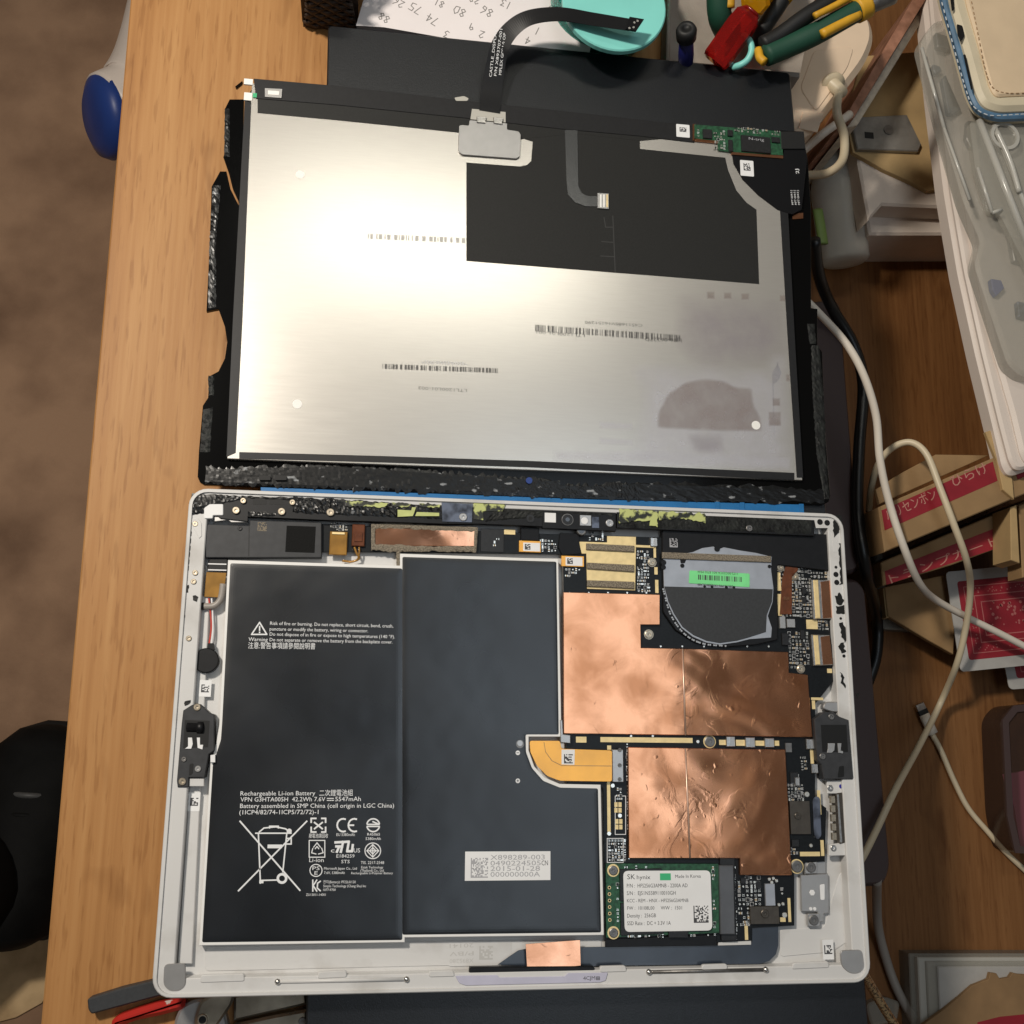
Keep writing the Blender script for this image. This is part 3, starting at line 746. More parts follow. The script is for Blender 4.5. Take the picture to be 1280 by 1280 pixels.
def bt_(s_, A, B, h, m_='ink_white'): return text(s_, A, B, h, ZBT, m_, bat)
bt_('Risk of fire or burning. Do not replace, short circuit, bend, crush,', (337.5, 781), (491.5, 784.5), 4.4)
bt_('puncture or modify the battery, wiring or connector.', (337, 788), (460, 790.5), 4.4)
bt_('Do not dispose of in fire or expose to high temperatures (140 °F).', (337, 794.5), (493.5, 798), 4.4)
bt_('Warning', (310.5, 801.2), (334.5, 801.8), 5); bt_('Do not separate or remove the battery from the backplate cover.', (337, 801.5), (490.5, 804.5), 4.4)
bt_('注意:警告事項請參閱說明書', (310, 810), (394, 811), 6.5)
strokes('warning_triangle', [[(324.5, 778), (333.5, 793), (314.5, 793), (324.5, 778)]], 1.7, ZBT, 'ink_white', bat)
strokes('warning_triangle', [[(324.5, 783), (324.5, 788)], [(324.5, 790), (324.5, 791)]], 1.7, ZBT, 'ink_white', bat)
bt_('Rechargeable Li-ion Battery', (300.5, 994.5), (394, 994), 5.6); bt_('二次鋰電池組', (399, 994.5), (441, 994), 6.2)
bt_('VPN G3HTA005H  42.2Wh 7.6V', (300.5, 1002), (406.5, 1001.5), 5.6); strokes('printed_symbol', [[(409, 998), (417, 998)], [(409, 1000.5), (411, 1000.5)], [(412, 1000.5), (414, 1000.5)], [(415, 1000.5), (417, 1000.5)]], 1, ZBT, 'ink_white', bat); bt_('5547mAh', (419, 1001.5), (451, 1001.2), 5.6)
bt_('Battery assembled in SMP China (cell origin in LGC China)', (300, 1010), (492.5, 1009.5), 5.6)
bt_('(1ICP4/82/74-1ICP5/72/72)-1', (299, 1018), (398, 1017.5), 5.6)
# crossed-out bin
strokes('crossed_bin', [[(300, 1026.5), (375, 1113)], [(383.5, 1026.5), (298, 1113.5)]], 1.9, ZBT, 'ink_white', bat)
strokes('crossed_bin', [[(319.5, 1041.5), (364, 1041.5)], [(323, 1042), (325.5, 1104)], [(358.5, 1042), (353.5, 1090)], [(326, 1100.5), (346, 1100)], [(324, 1040), (330, 1035), (345, 1033.5), (357, 1036), (362, 1040)], [(337, 1035), (337, 1032.8), (348, 1032.8), (348, 1035)], [(358.5, 1048), (364, 1048), (364, 1055), (358, 1055)]], 1.7, ZBT, 'ink_white', bat)
strokes('crossed_bin', [[(336, 1058), (351, 1058)]], 4.5, ZBT, 'ink_white', bat)
strokes('crossed_bin', [arc(352.5, 1098, 5.2, 0, 360, 20)], 3, ZBT, 'ink_white', bat)
strokes('crossed_bin', [[(325.5, 1102), (328, 1102)]], 4, ZBT, 'ink_white', bat); disc('crossed_bin', 361.5, 1039, 3.2, ZBT, ZBT + .04, 'ink_white', bat, n=12)
# certification marks
strokes('recycling_mark', [[(389, 1028), (389, 1023), (395, 1023)], [(402, 1023), (407, 1023), (407, 1028)], [(407, 1034), (407, 1040), (402, 1040)], [(395, 1040), (389, 1040), (389, 1034)], [(393, 1028), (403, 1036)], [(403, 1028), (393, 1036)]], 2.0, ZBT, 'ink_white', bat)
bt_('廢電池請回收', (386, 1047), (410, 1047), 4.4)
strokes('ce_mark', [arc(429, 1031.5, 7.5, 70, 290, 12, 8), arc(443, 1031.5, 7.5, 70, 290, 12, 8), [(436, 1031.5), (442, 1031.5)]], 2.1, ZBT, 'ink_white', bat)
bt_('EU 5380mAh', (420.5, 1045), (443.5, 1045), 3.6)
strokes('ring_mark', [arc(466.5, 1031.5, 8, 15, 165, 12), arc(466.5, 1031.5, 8, 195, 345, 12), [(459, 1030.5), (474, 1030.5), (466, 1027)], [(459, 1033), (474, 1033)]], 1.7, ZBT, 'ink_white', bat)
bt_('R45065', (459, 1044.5), (475, 1044.5), 3.4); bt_('5380mAh', (457, 1050), (476, 1050), 3.4)
strokes('recycling_mark', [[(386.5, 1050.5), (406, 1050.5), (406, 1071.5), (386.5, 1071.5), (386.5, 1050.5)]], 1.2, ZBT, 'ink_white', bat)
strokes('recycling_mark', [[(392, 1059), (396.3, 1053.5), (400.5, 1059)], [(402, 1060), (404, 1066), (398, 1067.5)], [(395, 1067.5), (389.5, 1066), (391, 1060.5)], [(394, 1061), (396.3, 1058), (398.5, 1061)]], 1.2, ZBT, 'ink_white', bat)
bt_('Li-ion', (386.5, 1077.5), (404.5, 1077.5), 5.2)
bt_('c', (413.5, 1065.5), (418, 1065.5), 5.5); bt_('US', (442, 1065.5), (450, 1065.5), 5.2)
strokes('component_mark', [[(426, 1065), (429, 1052)], [(419, 1053), (429, 1052.5), (436, 1052), (434, 1064), (440, 1064), (441, 1056)], [(420, 1058), (428, 1058)], [(424, 1058), (421, 1065)]], 3, ZBT, 'ink_white', bat)
bt_('E184259', (420.5, 1072), (443, 1072), 4.2); bt_('STS', (426.5, 1079), (437, 1079), 4.2)
strokes('diamond_mark', [arc(466, 1063.5, 9.8, 0, 360, 22), [(466, 1055.5), (473.5, 1063.5), (466, 1071.5), (458.5, 1063.5), (466, 1055.5)], [(466, 1056), (466, 1071)], [(459, 1063.5), (473, 1063.5)], [(466, 1059.5), (470, 1063.5), (466, 1067.5), (462, 1063.5), (466, 1059.5)]], 1.2, ZBT, 'ink_white', bat)
bt_('TIS. 2217-2548', (451, 1080), (480, 1080), 3.6); bt_('Estek Technology', (451.5, 1085.5), (479, 1085.5), 3.0); bt_('(Thailand) Co., Ltd', (450.5, 1089.5), (479.5, 1089.5), 3.0); bt_('Rechargeable Li-Polymer Battery', (439, 1092.7), (491, 1092.7), 2.8)
strokes('round_mark', [arc(395, 1088, 7.6, 0, 360, 20)], 1.1, ZBT, 'ink_white', bat); bt_('PS', (390.5, 1087.5), (399.5, 1087.5), 4.6); bt_('E', (393, 1093.5), (397, 1093.5), 4.6)
bt_('Microsoft Japan Co., Ltd', (405, 1087), (446, 1087), 3.2); bt_('7.6V, 5380mAh', (405, 1092.5), (431, 1092.5), 3.2)
strokes('certification_mark', [[(391, 1100), (391, 1114)], [(396, 1100), (391.5, 1107), (396, 1114)], [(400.5, 1101.5), (397, 1104), (396.5, 1110), (400.5, 1113.5)]], 1.7, ZBT, 'ink_white', bat)
bt_('전지(Battery): PF22L0/120', (404, 1104), (444.5, 1104), 3.2); bt_('Simplo Technology (Chang Shu) Inc', (404, 1109), (457.5, 1109), 3.2); bt_('1077-9700', (404, 1113.7), (419.5, 1113.7), 3.0); bt_('ZU13011-14001', (382.5, 1119.8), (407, 1119.8), 3.0)
lb = slab('sticker', [(581.5, 1064.5), (688, 1064), (688, 1100), (581, 1101)], ZBT, ZBT + .1, 'white_label', bat)
ZT = ZBT + .1
for s_, y, x1 in (('X898289-003', 1074.7, 681), ('0490224505', 1082, 676), ('2015-01-28', 1088.8, 675), ('000000000A', 1096, 675)): text(s_, (613, y), (x1, y - .4), 6, ZT, 'ink_grey', bat)
text('CN', (677, 1081.7), (685, 1081.5), 6, ZT, 'ink', bat); dots(588.5, 1073, 610, 1096.5, ZT, 'ink_grey', bat, 16, 11)
disc('vent_hole', 650, 930, 5, ZBT, ZBT + .06, 'dull_steel', bat); disc('vent_hole', 650, 929, 3.4, ZBT + .06, ZBT + .1, 'silver_grey', bat)
for y, s_ in ((941, '-'), (976, '+')):
    d_ = disc('polarity_mark', 647.3, y, 2.8, ZBT, ZBT + .05, 'ink_white', bat, n=16)
    strokes('polarity_mark', [[(645.8, y), (648.8, y)]] + ([[(647.3, y - 1.6), (647.3, y + 1.6)]] if s_ == '+' else []), .8, ZBT + .05, 'battery_skin', bat)
# battery flex
fx = slab('battery_cable', [(662, 926), (700, 926), (702, 936), (765, 938), (765, 977), (700, 976), (684, 970), (671, 957), (663, 940)], -1.85, -1.7, 'kapton_orange', tab, ch=0.05, r=1)
strokes('cable_seam', [[(680, 928), (682, 940), (690, 951), (702, 957), (764, 957.5)]], 0.9, -1.7, 'kapton_brown', fx)
lb = slab('sticker', [(702, 937), (718.5, 937), (718, 956), (702, 955.5)], -1.7, -1.6, 'white_label', fx); dots(705, 943, 716, 954, -1.6, 'ink', fx, 8, 21)
cn = slab('battery_connector', [(765.5, 937), (779, 937), (779.5, 977.5), (766, 977.5)], -3, -1.2, 'silver_grey', tab, ch=.2, r=.4)
for y in (937.5, 956.5, 974): screw(774.5, y, 2.4, -1.25, cn, 'dull_steel')
slab('guide_post', [(700, 900), (703, 900), (704, 918), (713, 919), (713, 929), (701, 928)], -3, -1.4, 'silver_grey', tab, ch=.2)
# ---------------------------------------------------------------- circuit board
ZP = -4.2
pcb = slab('circuit_board', [(402, 655), (700, 668), (830, 672), (1036, 690), (1043, 850), (1019, 880), (1019, 1000), (1033, 1010), (1031, 1077), (993, 1080), (993, 1157), (940, 1160), (940, 1176), (898, 1178), (757, 1184), (754, 985), (709, 984), (704, 693), (455, 690), (402, 690)], -5.2, ZP, 'pcb_black', tab, ch=0.1)
ZC = -2.4
for pts in ([(704, 740), (825, 743), (825, 781), (801, 781), (801.5, 809.5), (852.6, 810.5), (856.4, 919), (704.5, 917)], [(853.6, 810.5), (985.5, 815), (986.5, 841), (1010, 843.5), (1016, 921.5), (857.4, 919)],
            [(785, 934), (856, 935), (862, 1073), (786, 1073)], [(857, 935), (982, 937), (990, 1094), (925.5, 1094), (925, 1073), (863, 1073)]):
    slab('copper_shield', pts, ZP - .2, ZC, 'copper', pcb, ch=0.25)
for a, b in (((853.1, 811), (856.9, 919)), ((856.5, 935.5), (862.5, 1072.5))):
    tube('copper_crease', [at(*a, ZC + .05), at(*b, ZC + .05)], 0.34, 'copper_bright', pcb, n=2, sides=8)
cs = slab('copper_shield', [(469, 659), (594, 663), (593, 683), (469, 682)], ZP - .2, ZC - .2, 'copper_plain', pcb, ch=0.2)
residue('foam_gasket', [(464, 655), (490, 653), (530, 656), (597, 659)], [(464, 662), (490, 660), (530, 662), (597, 664.5)], ZC - .25, 'foam', pcb, .4, 50, 4, 1, .6)
residue('foam_gasket', [(464, 680), (500, 681), (540, 683), (595, 683)], [(466, 687), (490, 690), (540, 689), (595, 690)], ZC - .25, 'foam', pcb, .4, 50, 4, 2, .6)
residue('foam_gasket', [(464, 656), (464, 688)], [(469, 656), (469, 686)], ZC - .25, 'foam', pcb, .4, 14, 3, 3, .4)
residue('foam_gasket', [(593, 660), (592, 689)], [(597.5, 660), (595.5, 689)], ZC - .25, 'foam', pcb, .4, 14, 3, 4, .4)
residue('foam_gasket', [(495.5, 690), (495.5, 708)], [(500, 690), (500, 708)], ZC - .25, 'foam', pcb, .3, 10, 3, 5, .3)
# gold ground plate with foam strips
gp = slab('ground_plate', [(724, 677), (759, 678), (759, 670), (795, 671), (795, 681), (818, 682), (818, 685), (795, 684), (794, 738), (734, 736), (733, 692), (726, 692)], ZP, ZP + .5, 'gold', pcb, ch=.08)
for q in ([(733, 679), (793, 682), (793, 690), (733, 687)], [(734, 703), (793, 706), (793, 715), (734, 711)], [(734, 725), (793, 727), (793, 736), (734, 733)]):
    slab('foam_strip', q, ZP + .5, ZP + 1.5, 'foam', pcb, ch=.3)
# gold bars
for (x0, y0, x1, y1) in ((720, 921, 733, 928), (751, 922, 866, 928), (899, 925, 907, 931), (920, 925, 932, 932), (944, 926, 957, 932), (968, 926, 974, 932), (759, 978, 763, 1039), (759, 932, 764, 937), (629, 662, 644, 668),
                         (817, 684, 820, 697), (818, 709, 822, 718), (819, 725, 823, 741), (971, 716, 976, 738), (972, 743, 977, 769), (1022, 989, 1026, 1017), (1026, 1051, 1030, 1069), (1000, 1065, 1025, 1070),
                         (985, 1124, 988.5, 1151), (975, 1147, 982, 1152), (931, 1158, 935, 1174), (906, 1171, 910, 1175), (1008, 775, 1022, 786), (1034, 836, 1040, 841), (1014, 872, 1029, 875), (1015, 876, 1019, 886), (1013, 936, 1017, 954)):
    box('gold_pad', x0, y0, x1, y1, ZP - .1, ZP + .15, 'gold', pcb)
for (x0, y0) in ((768, 1003), (773, 1003), (768, 1010), (773, 1010), (769, 1024), (774, 1024), (769, 1031), (774, 1031)):
    box('gold_pad', x0, y0, x0 + 4, y0 + 5.5, ZP - .1, ZP + .1, 'gold', pcb)
for (x0, y0, x1, y1) in ((908, 921, 919, 933), (932, 922, 944, 934), (956, 923, 968, 934), (1008, 924, 1020, 936), (1014.5, 955, 1023, 966), (813, 672, 822, 683), (994, 972, 1000, 982)):
    q = box('spring_contact', x0, y0, x1, y1, ZP - .1, ZP + 1.3, 'steel', pcb, ch=.25); box('contact_face', x0 + (x1 - x0) * .45, y0 + 1, x1 - 1, y1 - 1, ZP + 1.3, ZP + 1.4, 'silver_grey', pcb)
# shield cans / chips
ch_ = [(988, 1003, 1013, 1041, 1.3, 'bronze_steel'), (938, 1134, 974, 1154, 1.6, 'bronze_steel'), (957, 1106, 969, 1131, 1.2, 'fan_silver'), (988, 966, 998, 978, .8, 'chip_black'), (982, 929, 990, 940, .8, 'dull_steel'),
       (945, 1102, 952, 1110, .7, 'chip_black'), (926, 1098, 932, 1104, .9, 'chip_black'), (990, 1050, 999, 1058, .8, 'chip_black'), (1018, 734, 1020, 736, .5, 'chip_black'), (978, 792, 986, 806, 1.2, 'chip_black'), (975, 771, 982, 785, 1.2, 'silver_grey'), (984, 774, 994, 784, 1.2, 'silver_grey'),
       (601, 661, 630, 690, .35, 'chip_black'), (1003, 734, 1008, 742, .9, 'chip_black'), (1003, 746, 1008, 754, .9, 'chip_black'), (1001, 788, 1006, 799, .9, 'chip_black'), (1002, 802, 1006, 808, .9, 'chip_black'), (798, 704, 803, 709, .7, 'chip_black')]
for (x0, y0, x1, y1, h, m_) in ch_: box('chip', x0, y0, x1, y1, ZP - .1, ZP + h, m_, pcb, ch=.12)
screw(997, 1020, 4, ZP + 1.3, pcb, 'bronze_steel'); screw(956, 1142, 5, ZP + 1.6, pcb, 'bronze_steel')
for (x, y, r, m_) in ((887, 927, 6.5, 'dull_steel'), (811, 793, 5, 'brass'), (815, 703, 4.6, 'brass'), (975, 709, 4.6, 'brass'), (993, 720, 4.4, 'brass'), (1001, 836, 4.4, 'brass'), (996, 1083, 7, 'dull_steel')):
    q = disc('screw_pad', x, y, r * 1.2, ZP - .1, ZP + .2, 'gold' if m_ == 'dull_steel' else 'brass', pcb); screw(x, y, r, ZP + .2, pcb, m_)
for (x, y, r) in ((766, 982, 2.8), (761.5, 1042, 2.8), (872.5, 927, 2.2), (1009, 993, 3.2), (981, 1144, 3.2), (917, 1168, 2), (651, 677, 2), (775, 1019.5, 2.8), (1014, 1057, 2.2), (789, 920, 1.8), (816, 920, 1.8), (962, 1099, 2), (967, 1098, 2), (965, 1103, 2), (971, 1101, 2), (974, 1131, 2), (979, 1130, 2)):
    disc('solder_point', x, y, r, ZP - .1, ZP + .35, 'solder', pcb, ch=.15, n=12)
small_parts('small_components', [(975, 690, 1015, 770), (985, 786, 1012, 830), (1012, 712, 1036, 723), (983, 828, 1004, 836), (1022, 772, 1036, 788)], ZP, pcb, 1, 4.4, .95)
small_parts('small_components', [(922, 1096, 956, 1152), (924, 1150, 940, 1158), (916, 1080, 921, 1176), (975, 1104, 982, 1124)], ZP, pcb, 2, 5.0, .9)
small_parts('small_components', [(796, 684, 816, 740), (735, 663, 757, 676), (616, 672, 628, 684), (672, 672, 696, 690), (706, 710, 728, 722)], ZP, pcb, 3, 4.0, .85)
small_parts('small_components', [(984, 980, 1006, 1001), (1000, 940, 1012, 962), (986, 1058, 1002, 1068), (1016, 1000, 1024, 1045)], ZP, pcb, 4, 4.2, .9)
small_parts('small_components', [(760, 1048, 783, 1076), (770, 984, 780, 1000), (412, 652, 437, 664), (783, 930, 786, 1070)], ZP, pcb, 5, 3.8, .92)
for x in list(range(712, 830, 24)) + list(range(826, 985, 27)): disc('solder_point', x, 741 if x < 826 else 808, 1.1, ZP - .1, ZP + .6, 'solder', pcb, n=8)
strokes('board_print', [[(769, 995), (782, 995), (782, 1043), (769, 1043), (769, 995)], [(759, 1048), (779, 1048), (779, 1078), (759, 1078), (759, 1048)], [(990, 968), (998, 968), (998, 979), (990, 979), (990, 968)]], .8, ZP, 'ink_white', pcb)
# copper-shielded edge connectors on the right
for (x0, y0, x1, y1) in ((1014, 724, 1041, 774), (1014, 793, 1040, 832)):
    q = slab('edge_connector', [(x0, y0), (x1 - 3, y0 + 1), (x1 + 1, y1 - 1), (x0 + 3, y1)], ZP - .1, ZP + 2.0, 'steel', tab, ch=.25)
    k = slab('copper_tape', [(x0 + 12, y0 + 3), (x1 - 3, y0 + 1.5), (x1 + 1, y1 - 2), (x0 + 15, y1 - 1)], ZP + 2.0, ZP + 2.2, 'copper_plain', q, ch=.05)
    slab('gold_spring', [(x0 + 3, y0 + 1), (x0 + 9, y0 + 1), (x0 + 12, y1 - 1), (x0 + 6, y1 - 1)], ZP + 2.0, ZP + 2.5, 'gold', q, ch=.3)
    slab('metal_tab', [(x1, y0 + 12), (x1 + 6, y0 + 12), (x1 + 7, y0 + 30), (x1 + 1, y0 + 30)], ZP, ZP + 1.4, 'silver_grey', q, ch=.1)
# ribbon stubs on the board
for (x0, y0, x1, y1, m_) in ((412, 664, 434, 694, 'kapton_brown'), (440, 655, 456, 683, 'kapton_red')):
    q = box('ribbon_cable', x0, y0, x1, y1, ZP + .3, ZP + 1.5, m_, tab, ch=.3)
    box('ribbon_clip', x0 + 3, y0 + (1 if m_ == 'kapton_brown' else 11), x1 - 3, y0 + (4 if m_ == 'kapton_brown' else 22), ZP + 1.5, ZP + 1.9, 'gold' if m_ == 'kapton_brown' else 'kapton_red', q, ch=.1)
tube('ribbon_cable', [at(443, 684, -3), at(446, 692, -3), at(449, 698, -4), at(440, 702, -4.5), at(428, 701, -5)], .5, 'kapton_brown', tab)
tube('ribbon_cable', [at(449, 684, -3), at(449, 692, -3), at(446, 700, -4), at(436, 703, -4.5)], .4, 'kapton_brown', tab)
q = slab('ribbon_cable', [(984, 702), (995, 701), (998, 712), (990, 722), (990, 768), (975, 768), (978, 722)], ZP + .2, ZP + .7, 'kapton_red', tab, ch=.1)
box('ribbon_clip', 979, 746, 987, 750, ZP + .7, ZP + .9, 'copper_plain', q)
for (x0, y0, x1, y1, lx0, ly0, lx1, ly1) in ((650, 676, 676, 690, 654, 679, 675, 690), (703, 695, 730, 708, 707, 697, 728, 708)):
    q = box('camera_connector', x0 - 1, y0, x1, y1, ZP - .1, ZP + 1.1, 'kapton_orange', tab, ch=.1)
    box('sticker', lx0, ly0 - .5, lx1, ly1 - 1, ZP + 1.1, ZP + 1.2, 'white_label', q); dots(lx0 + 2, ly0 + 1, lx0 + 9, ly0 + 8, ZP + 1.2, 'ink', q, 6, 31)
q = slab('ribbon_cable', [(700, 666), (724, 667), (724, 678), (727, 692), (703, 694), (698, 684)], ZP + .5, ZP + 1.0, 'ribbon_black', tab, ch=.1)
q = slab('ribbon_cable', [(651, 659), (674, 660), (674, 676), (651, 675)], ZP + .5, ZP + 1.2, 'ribbon_black', tab, ch=.2)
# ---------------------------------------------------------------- solid state drive card
ZD = -2.6
ssd = slab('drive_card', [(757.5, 1079.5), (898, 1080), (899, 1166), (758, 1172)], ZD - 1, ZD, 'pcb_green', tab, ch=.05)
for (x, y) in ((766.5, 1088), (766.8, 1166)):
    disc('screw_pad', x, y, 7.5, ZD, ZD + .1, 'gold', ssd); screw(x, y, 5.6, ZD + .1, ssd, 'dull_steel')
for q in ([(775, 1086.5), (827, 1085.5), (828, 1124), (775, 1126)], [(776, 1129), (828, 1128), (829, 1167), (776, 1169)], [(836, 1150), (860, 1149), (860, 1172), (836, 1172)]): slab('memory_chip', q, ZD, ZD + 1.0, 'chip_black', ssd, ch=.1)
slab('label', [(779, 1088.6), (888, 1088), (890.5, 1163), (781, 1165)], ZD + 1.0, ZD + 1.12, 'white_label', ssd, r=2.2)
ZQ = ZD + 1.12
for s_, A, B, h, m_ in (('SK', (784, 1099), (794, 1099), 6, 'ink'), ('hynix', (796, 1099), (813, 1098.8), 5, 'ink'), ('Made In Korea', (844, 1097.5), (876, 1097), 4, 'ink'), ('P/N :  HFS256G3AMNB - 2200A AD', (783.5, 1109.5), (859.5, 1109), 4.6, 'ink'),
                         ('S/N :  EJ51N5589110010GH', (783.5, 1118.8), (844.5, 1118.4), 4.6, 'ink'), ('KCC - REM - HNX - HFS256G3AMNB', (783.7, 1128), (860.5, 1127.5), 4.2, 'ink'), ('FW :  10108L00', (784, 1137.3), (818, 1137), 4.2, 'ink'), ('WW :  1501', (826, 1137), (852.5, 1136.8), 4.2, 'ink'),
                         ('Density :  256GB', (784, 1147), (820, 1146.5), 4.6, 'ink'), ('SSD Rate :  DC + 3.3V 1A', (784, 1156.5), (838.5, 1156), 4.6, 'ink')):
    text(s_, A, B, h, ZQ, m_, ssd)
box('green_mark', 825, 1092, 838.5, 1100, ZQ, ZQ + .04, 'ink_green', ssd)
dots(867, 1133, 885.5, 1152.5, ZQ, 'ink', ssd, 14, 41)
for i in range(6): disc('gold_via', 761.7 + .12 * i, 1109.5 + i * 8.1, 2.1, ZD, ZD + .08, 'gold', ssd, n=10); disc('gold_via', 761.7 + .12 * i, 1109.5 + i * 8.1, 1.3, ZD + .08, ZD + .12, 'hole_black', ssd, n=10)
small_parts('small_components', [(772, 1082, 830, 1086), (890, 1080, 897, 1166), (776, 1168, 834, 1172), (770, 1104, 774, 1160), (862, 1165, 896, 1171)], ZD, ssd, 6, 4.2, .5)
slab('drive_socket', [(899, 1082), (917, 1082), (919, 1168), (901, 1168)], ZP, ZD + 1.2, 'shield_grey', tab, ch=.3)
slab('socket_base', [(900, 1071), (918, 1072), (921, 1176), (902, 1176)], ZP, ZD - .3, 'chip_black', tab, ch=.1)
slab('foam_rest', [(757, 1174), (896, 1168), (896, 1182), (757, 1184)], -5.2, -3.6, 'black_plastic', tab, ch=.2)
slab('floor_plate', [(898, 1178), (939, 1175), (939, 1181), (898, 1182)], -5.6, -4.4, 'silver_shell', tab, ch=.1)
# ---------------------------------------------------------------- fan
fan = slab('fan_housing', [(828, 660), (1040, 668), (1041, 714), (972, 706), (972, 800), (945, 806), (905, 809), (870, 803), (845, 788), (829, 765)], -6, -2.6, 'black_plastic', tab, ch=.3, r=1)
cov = slab('fan_cover', [(829, 697), (866, 690), (878, 685), (892, 683), (897, 687), (905, 684), (925, 688), (945, 691), (965, 696), (964, 712), (967, 735), (966, 752), (960, 770), (965, 785), (964, 797), (937, 799), (921, 803), (900, 806), (882, 803), (866, 796), (852, 785), (841, 768), (834, 752), (830, 733)], -2.6, -2.2, 'fan_silver', fan, ch=.1)
slab('fan_film', [(830.5, 733), (966, 736.5), (965, 752), (958.5, 769), (957.5, 790), (936, 797), (921, 801), (900, 804), (883, 801), (867, 794), (853.5, 784), (842.5, 767), (835.5, 752)], -2.2, -2.05, 'fan_dark', fan, ch=.05)
slab('foam_strip', [(828, 690), (964, 695), (964.5, 703), (828, 698)], -2.2, -1.3, 'foam', fan, ch=.25)
gl = slab('label', [(862, 713), (937, 717), (937, 734), (861, 729)], -2.05, -1.95, 'green_label', fan, r=.6)
bars((927, 727.5), (872, 724.5), -6, -1.95, 'ink', fan, 26, 5)
text('1172-00G23CA A01 8750 MH4', (922, 715.7), (872, 713.2), 3, -1.95, 'ink', fan); text('DELTA P/N: 1X7850812CA00', (916, 731.5), (872, 729), 3, -1.95, 'ink', fan)
for (x, y, r) in ((829.5, 703, 3.4), (829.5, 709, 3), (853, 707, 2.6), (896.5, 686, 3.6), (881, 733, 1.6), (890, 733.5, 1.6), (908, 734, 1.8), (917.5, 734, 1.6), (962, 708, 2.2)): disc('cover_notch', x, y, r, -2.05, -1.9, 'black_plastic', fan, n=12)
slab('cover_notch', [(850, 698.5), (858, 699), (856, 704), (851, 704)], -2.2, -2.1, 'black_plastic', fan)
fin = []
for i in range(34):
    t = i / 33; q = spline([Vector((830, 735, 0)), Vector((840, 768, 0)), Vector((858, 792, 0)), Vector((880, 803, 0)), Vector((908, 806, 0))], 12); p = q[int(t * (len(q) - 1))]
    disc('fan_tooth', p.x - 1, p.y + 1.5, 1.2, -2.6, -2.2, 'silver_grey', fan, n=6)
dots(837, 673, 847, 684, -2.6, 'ink_grey', fan, 8, 51)
# ---------------------------------------------------------------- speaker, vibration motor and cable at the left
sp = slab('speaker', [(256, 655), (312, 657), (312, 650), (402, 653), (402, 697), (257, 697)], -6, -2.0, 'grey_plastic', tab, ch=.3, r=.5)
box('speaker_grille', 357.5, 657, 394, 691, -2.0, -1.92, 'grille_black', sp); dots(322, 652.5, 333.5, 664, -2.0, 'foam', sp, 9, 61)
screw(300, 660.5, 3, -2.05, sp, 'chip_black'); strokes('speaker_seam', [[(311.5, 656), (311, 695)]], 1, -2.0, 'hole_black', sp)
slab('black_strap', [(262, 697), (284, 697), (284, 714), (259, 712)], -5, -3.4, 'black_plastic', tab, ch=.2)
for y in (704, 711.5): slab('bright_strap', [(260, y), (283, y + .6), (283, y + 2), (260, y + 1.4)], -3.4, -3.3, 'white_label', tab)
q = slab('kapton_tape', [(258, 715), (283, 716), (279, 747), (255, 746)], -4.2, -3.6, 'kapton_brown', tab, ch=.1)
tube('power_cable', [at(247, 758, -3.5), at(256, 758, -3.5), at(268, 757, -3.5), at(276, 748, -3.5), at(279, 730, -3.5)], 1.4, 'cable_grey', tab); tube('cable_sleeve', [at(248, 758, -3.5), at(255, 758, -3.5)], 1.6, 'black_plastic', tab, n=2)
tube('red_wire', [at(261, 748, -4), at(263, 765, -4), at(264, 785, -4), at(261, 808, -4)], .35, 'red_wire', tab); tube('grey_wire', [at(264.5, 748, -4), at(266, 770, -4), at(266, 790, -4), at(264, 808, -4)], .35, 'ink_white', tab)
mo = disc('vibration_motor', 257.5, 825.5, 16, -6.5, -2.8, 'black_plastic', tab, ch=.4, n=40); slab('motor_lug', [(260, 804), (267, 804), (268, 812), (259, 812)], -6, -3.2, 'black_plastic', mo)
# ---------------------------------------------------------------- top antenna strip
ZA = -0.5
st1 = slab('antenna_strip', [(252, 619), (560, 633), (560, 655), (400, 650), (310, 646), (310, 652), (275, 648), (262, 636)], -3.5, ZA - .3, 'black_plastic', tab, ch=.2)
st2 = slab('antenna_strip', [(560, 633), (770, 641), (770, 662), (600, 655), (560, 655)], -3.5, ZA - .3, 'black_plastic', tab, ch=.2)
st3 = slab('antenna_strip', [(771, 640), (1018, 650), (1018, 670), (771, 660)], -3.5, ZA - .3, 'black_plastic', tab, ch=.2)
residue('glue_residue', [(240, 617), (310, 620), (420, 624)], [(236, 640), (310, 622.5), (420, 628)], ZA - .35, 'residue', st1, .35, 60, 5, 1)
residue('glue_residue', [(236, 628), (256, 622)], [(238, 645), (262, 640)], ZA - .5, 'residue', st1, .5, 20, 6, 15)
residue('glue_residue', [(366, 621), (450, 626), (556, 632)], [(366, 641), (450, 645), (556, 649)], ZA - .35, 'residue', st1, .5, 80, 8, 2)
residue('glue_residue', [(310, 640), (345, 640)], [(310, 646), (345, 645)], ZA - .35, 'residue', st1, .3, 20, 4, 3)
residue('glue_residue', [(620, 636), (700, 640), (765, 642)], [(606, 652), (680, 646), (765, 647)], ZA - .35, 'residue_dark', st2, .5, 60, 6, 4)
residue('glue_residue', [(776, 641), (900, 646), (1014, 651)], [(776, 659), (900, 663), (1014, 668)], ZA - .35, 'residue_dark', st3, .35, 90, 7, 5)
for q in ([(432, 626), (485, 629), (480, 634), (452, 633), (434, 632)], [(490, 628), (512, 630), (510, 634), (492, 633)], [(524, 629), (551, 631), (549, 634), (526, 633)]): slab('green_foil', torn(q, 1.5), ZA - .3, ZA + .35, 'foil_green', st1)
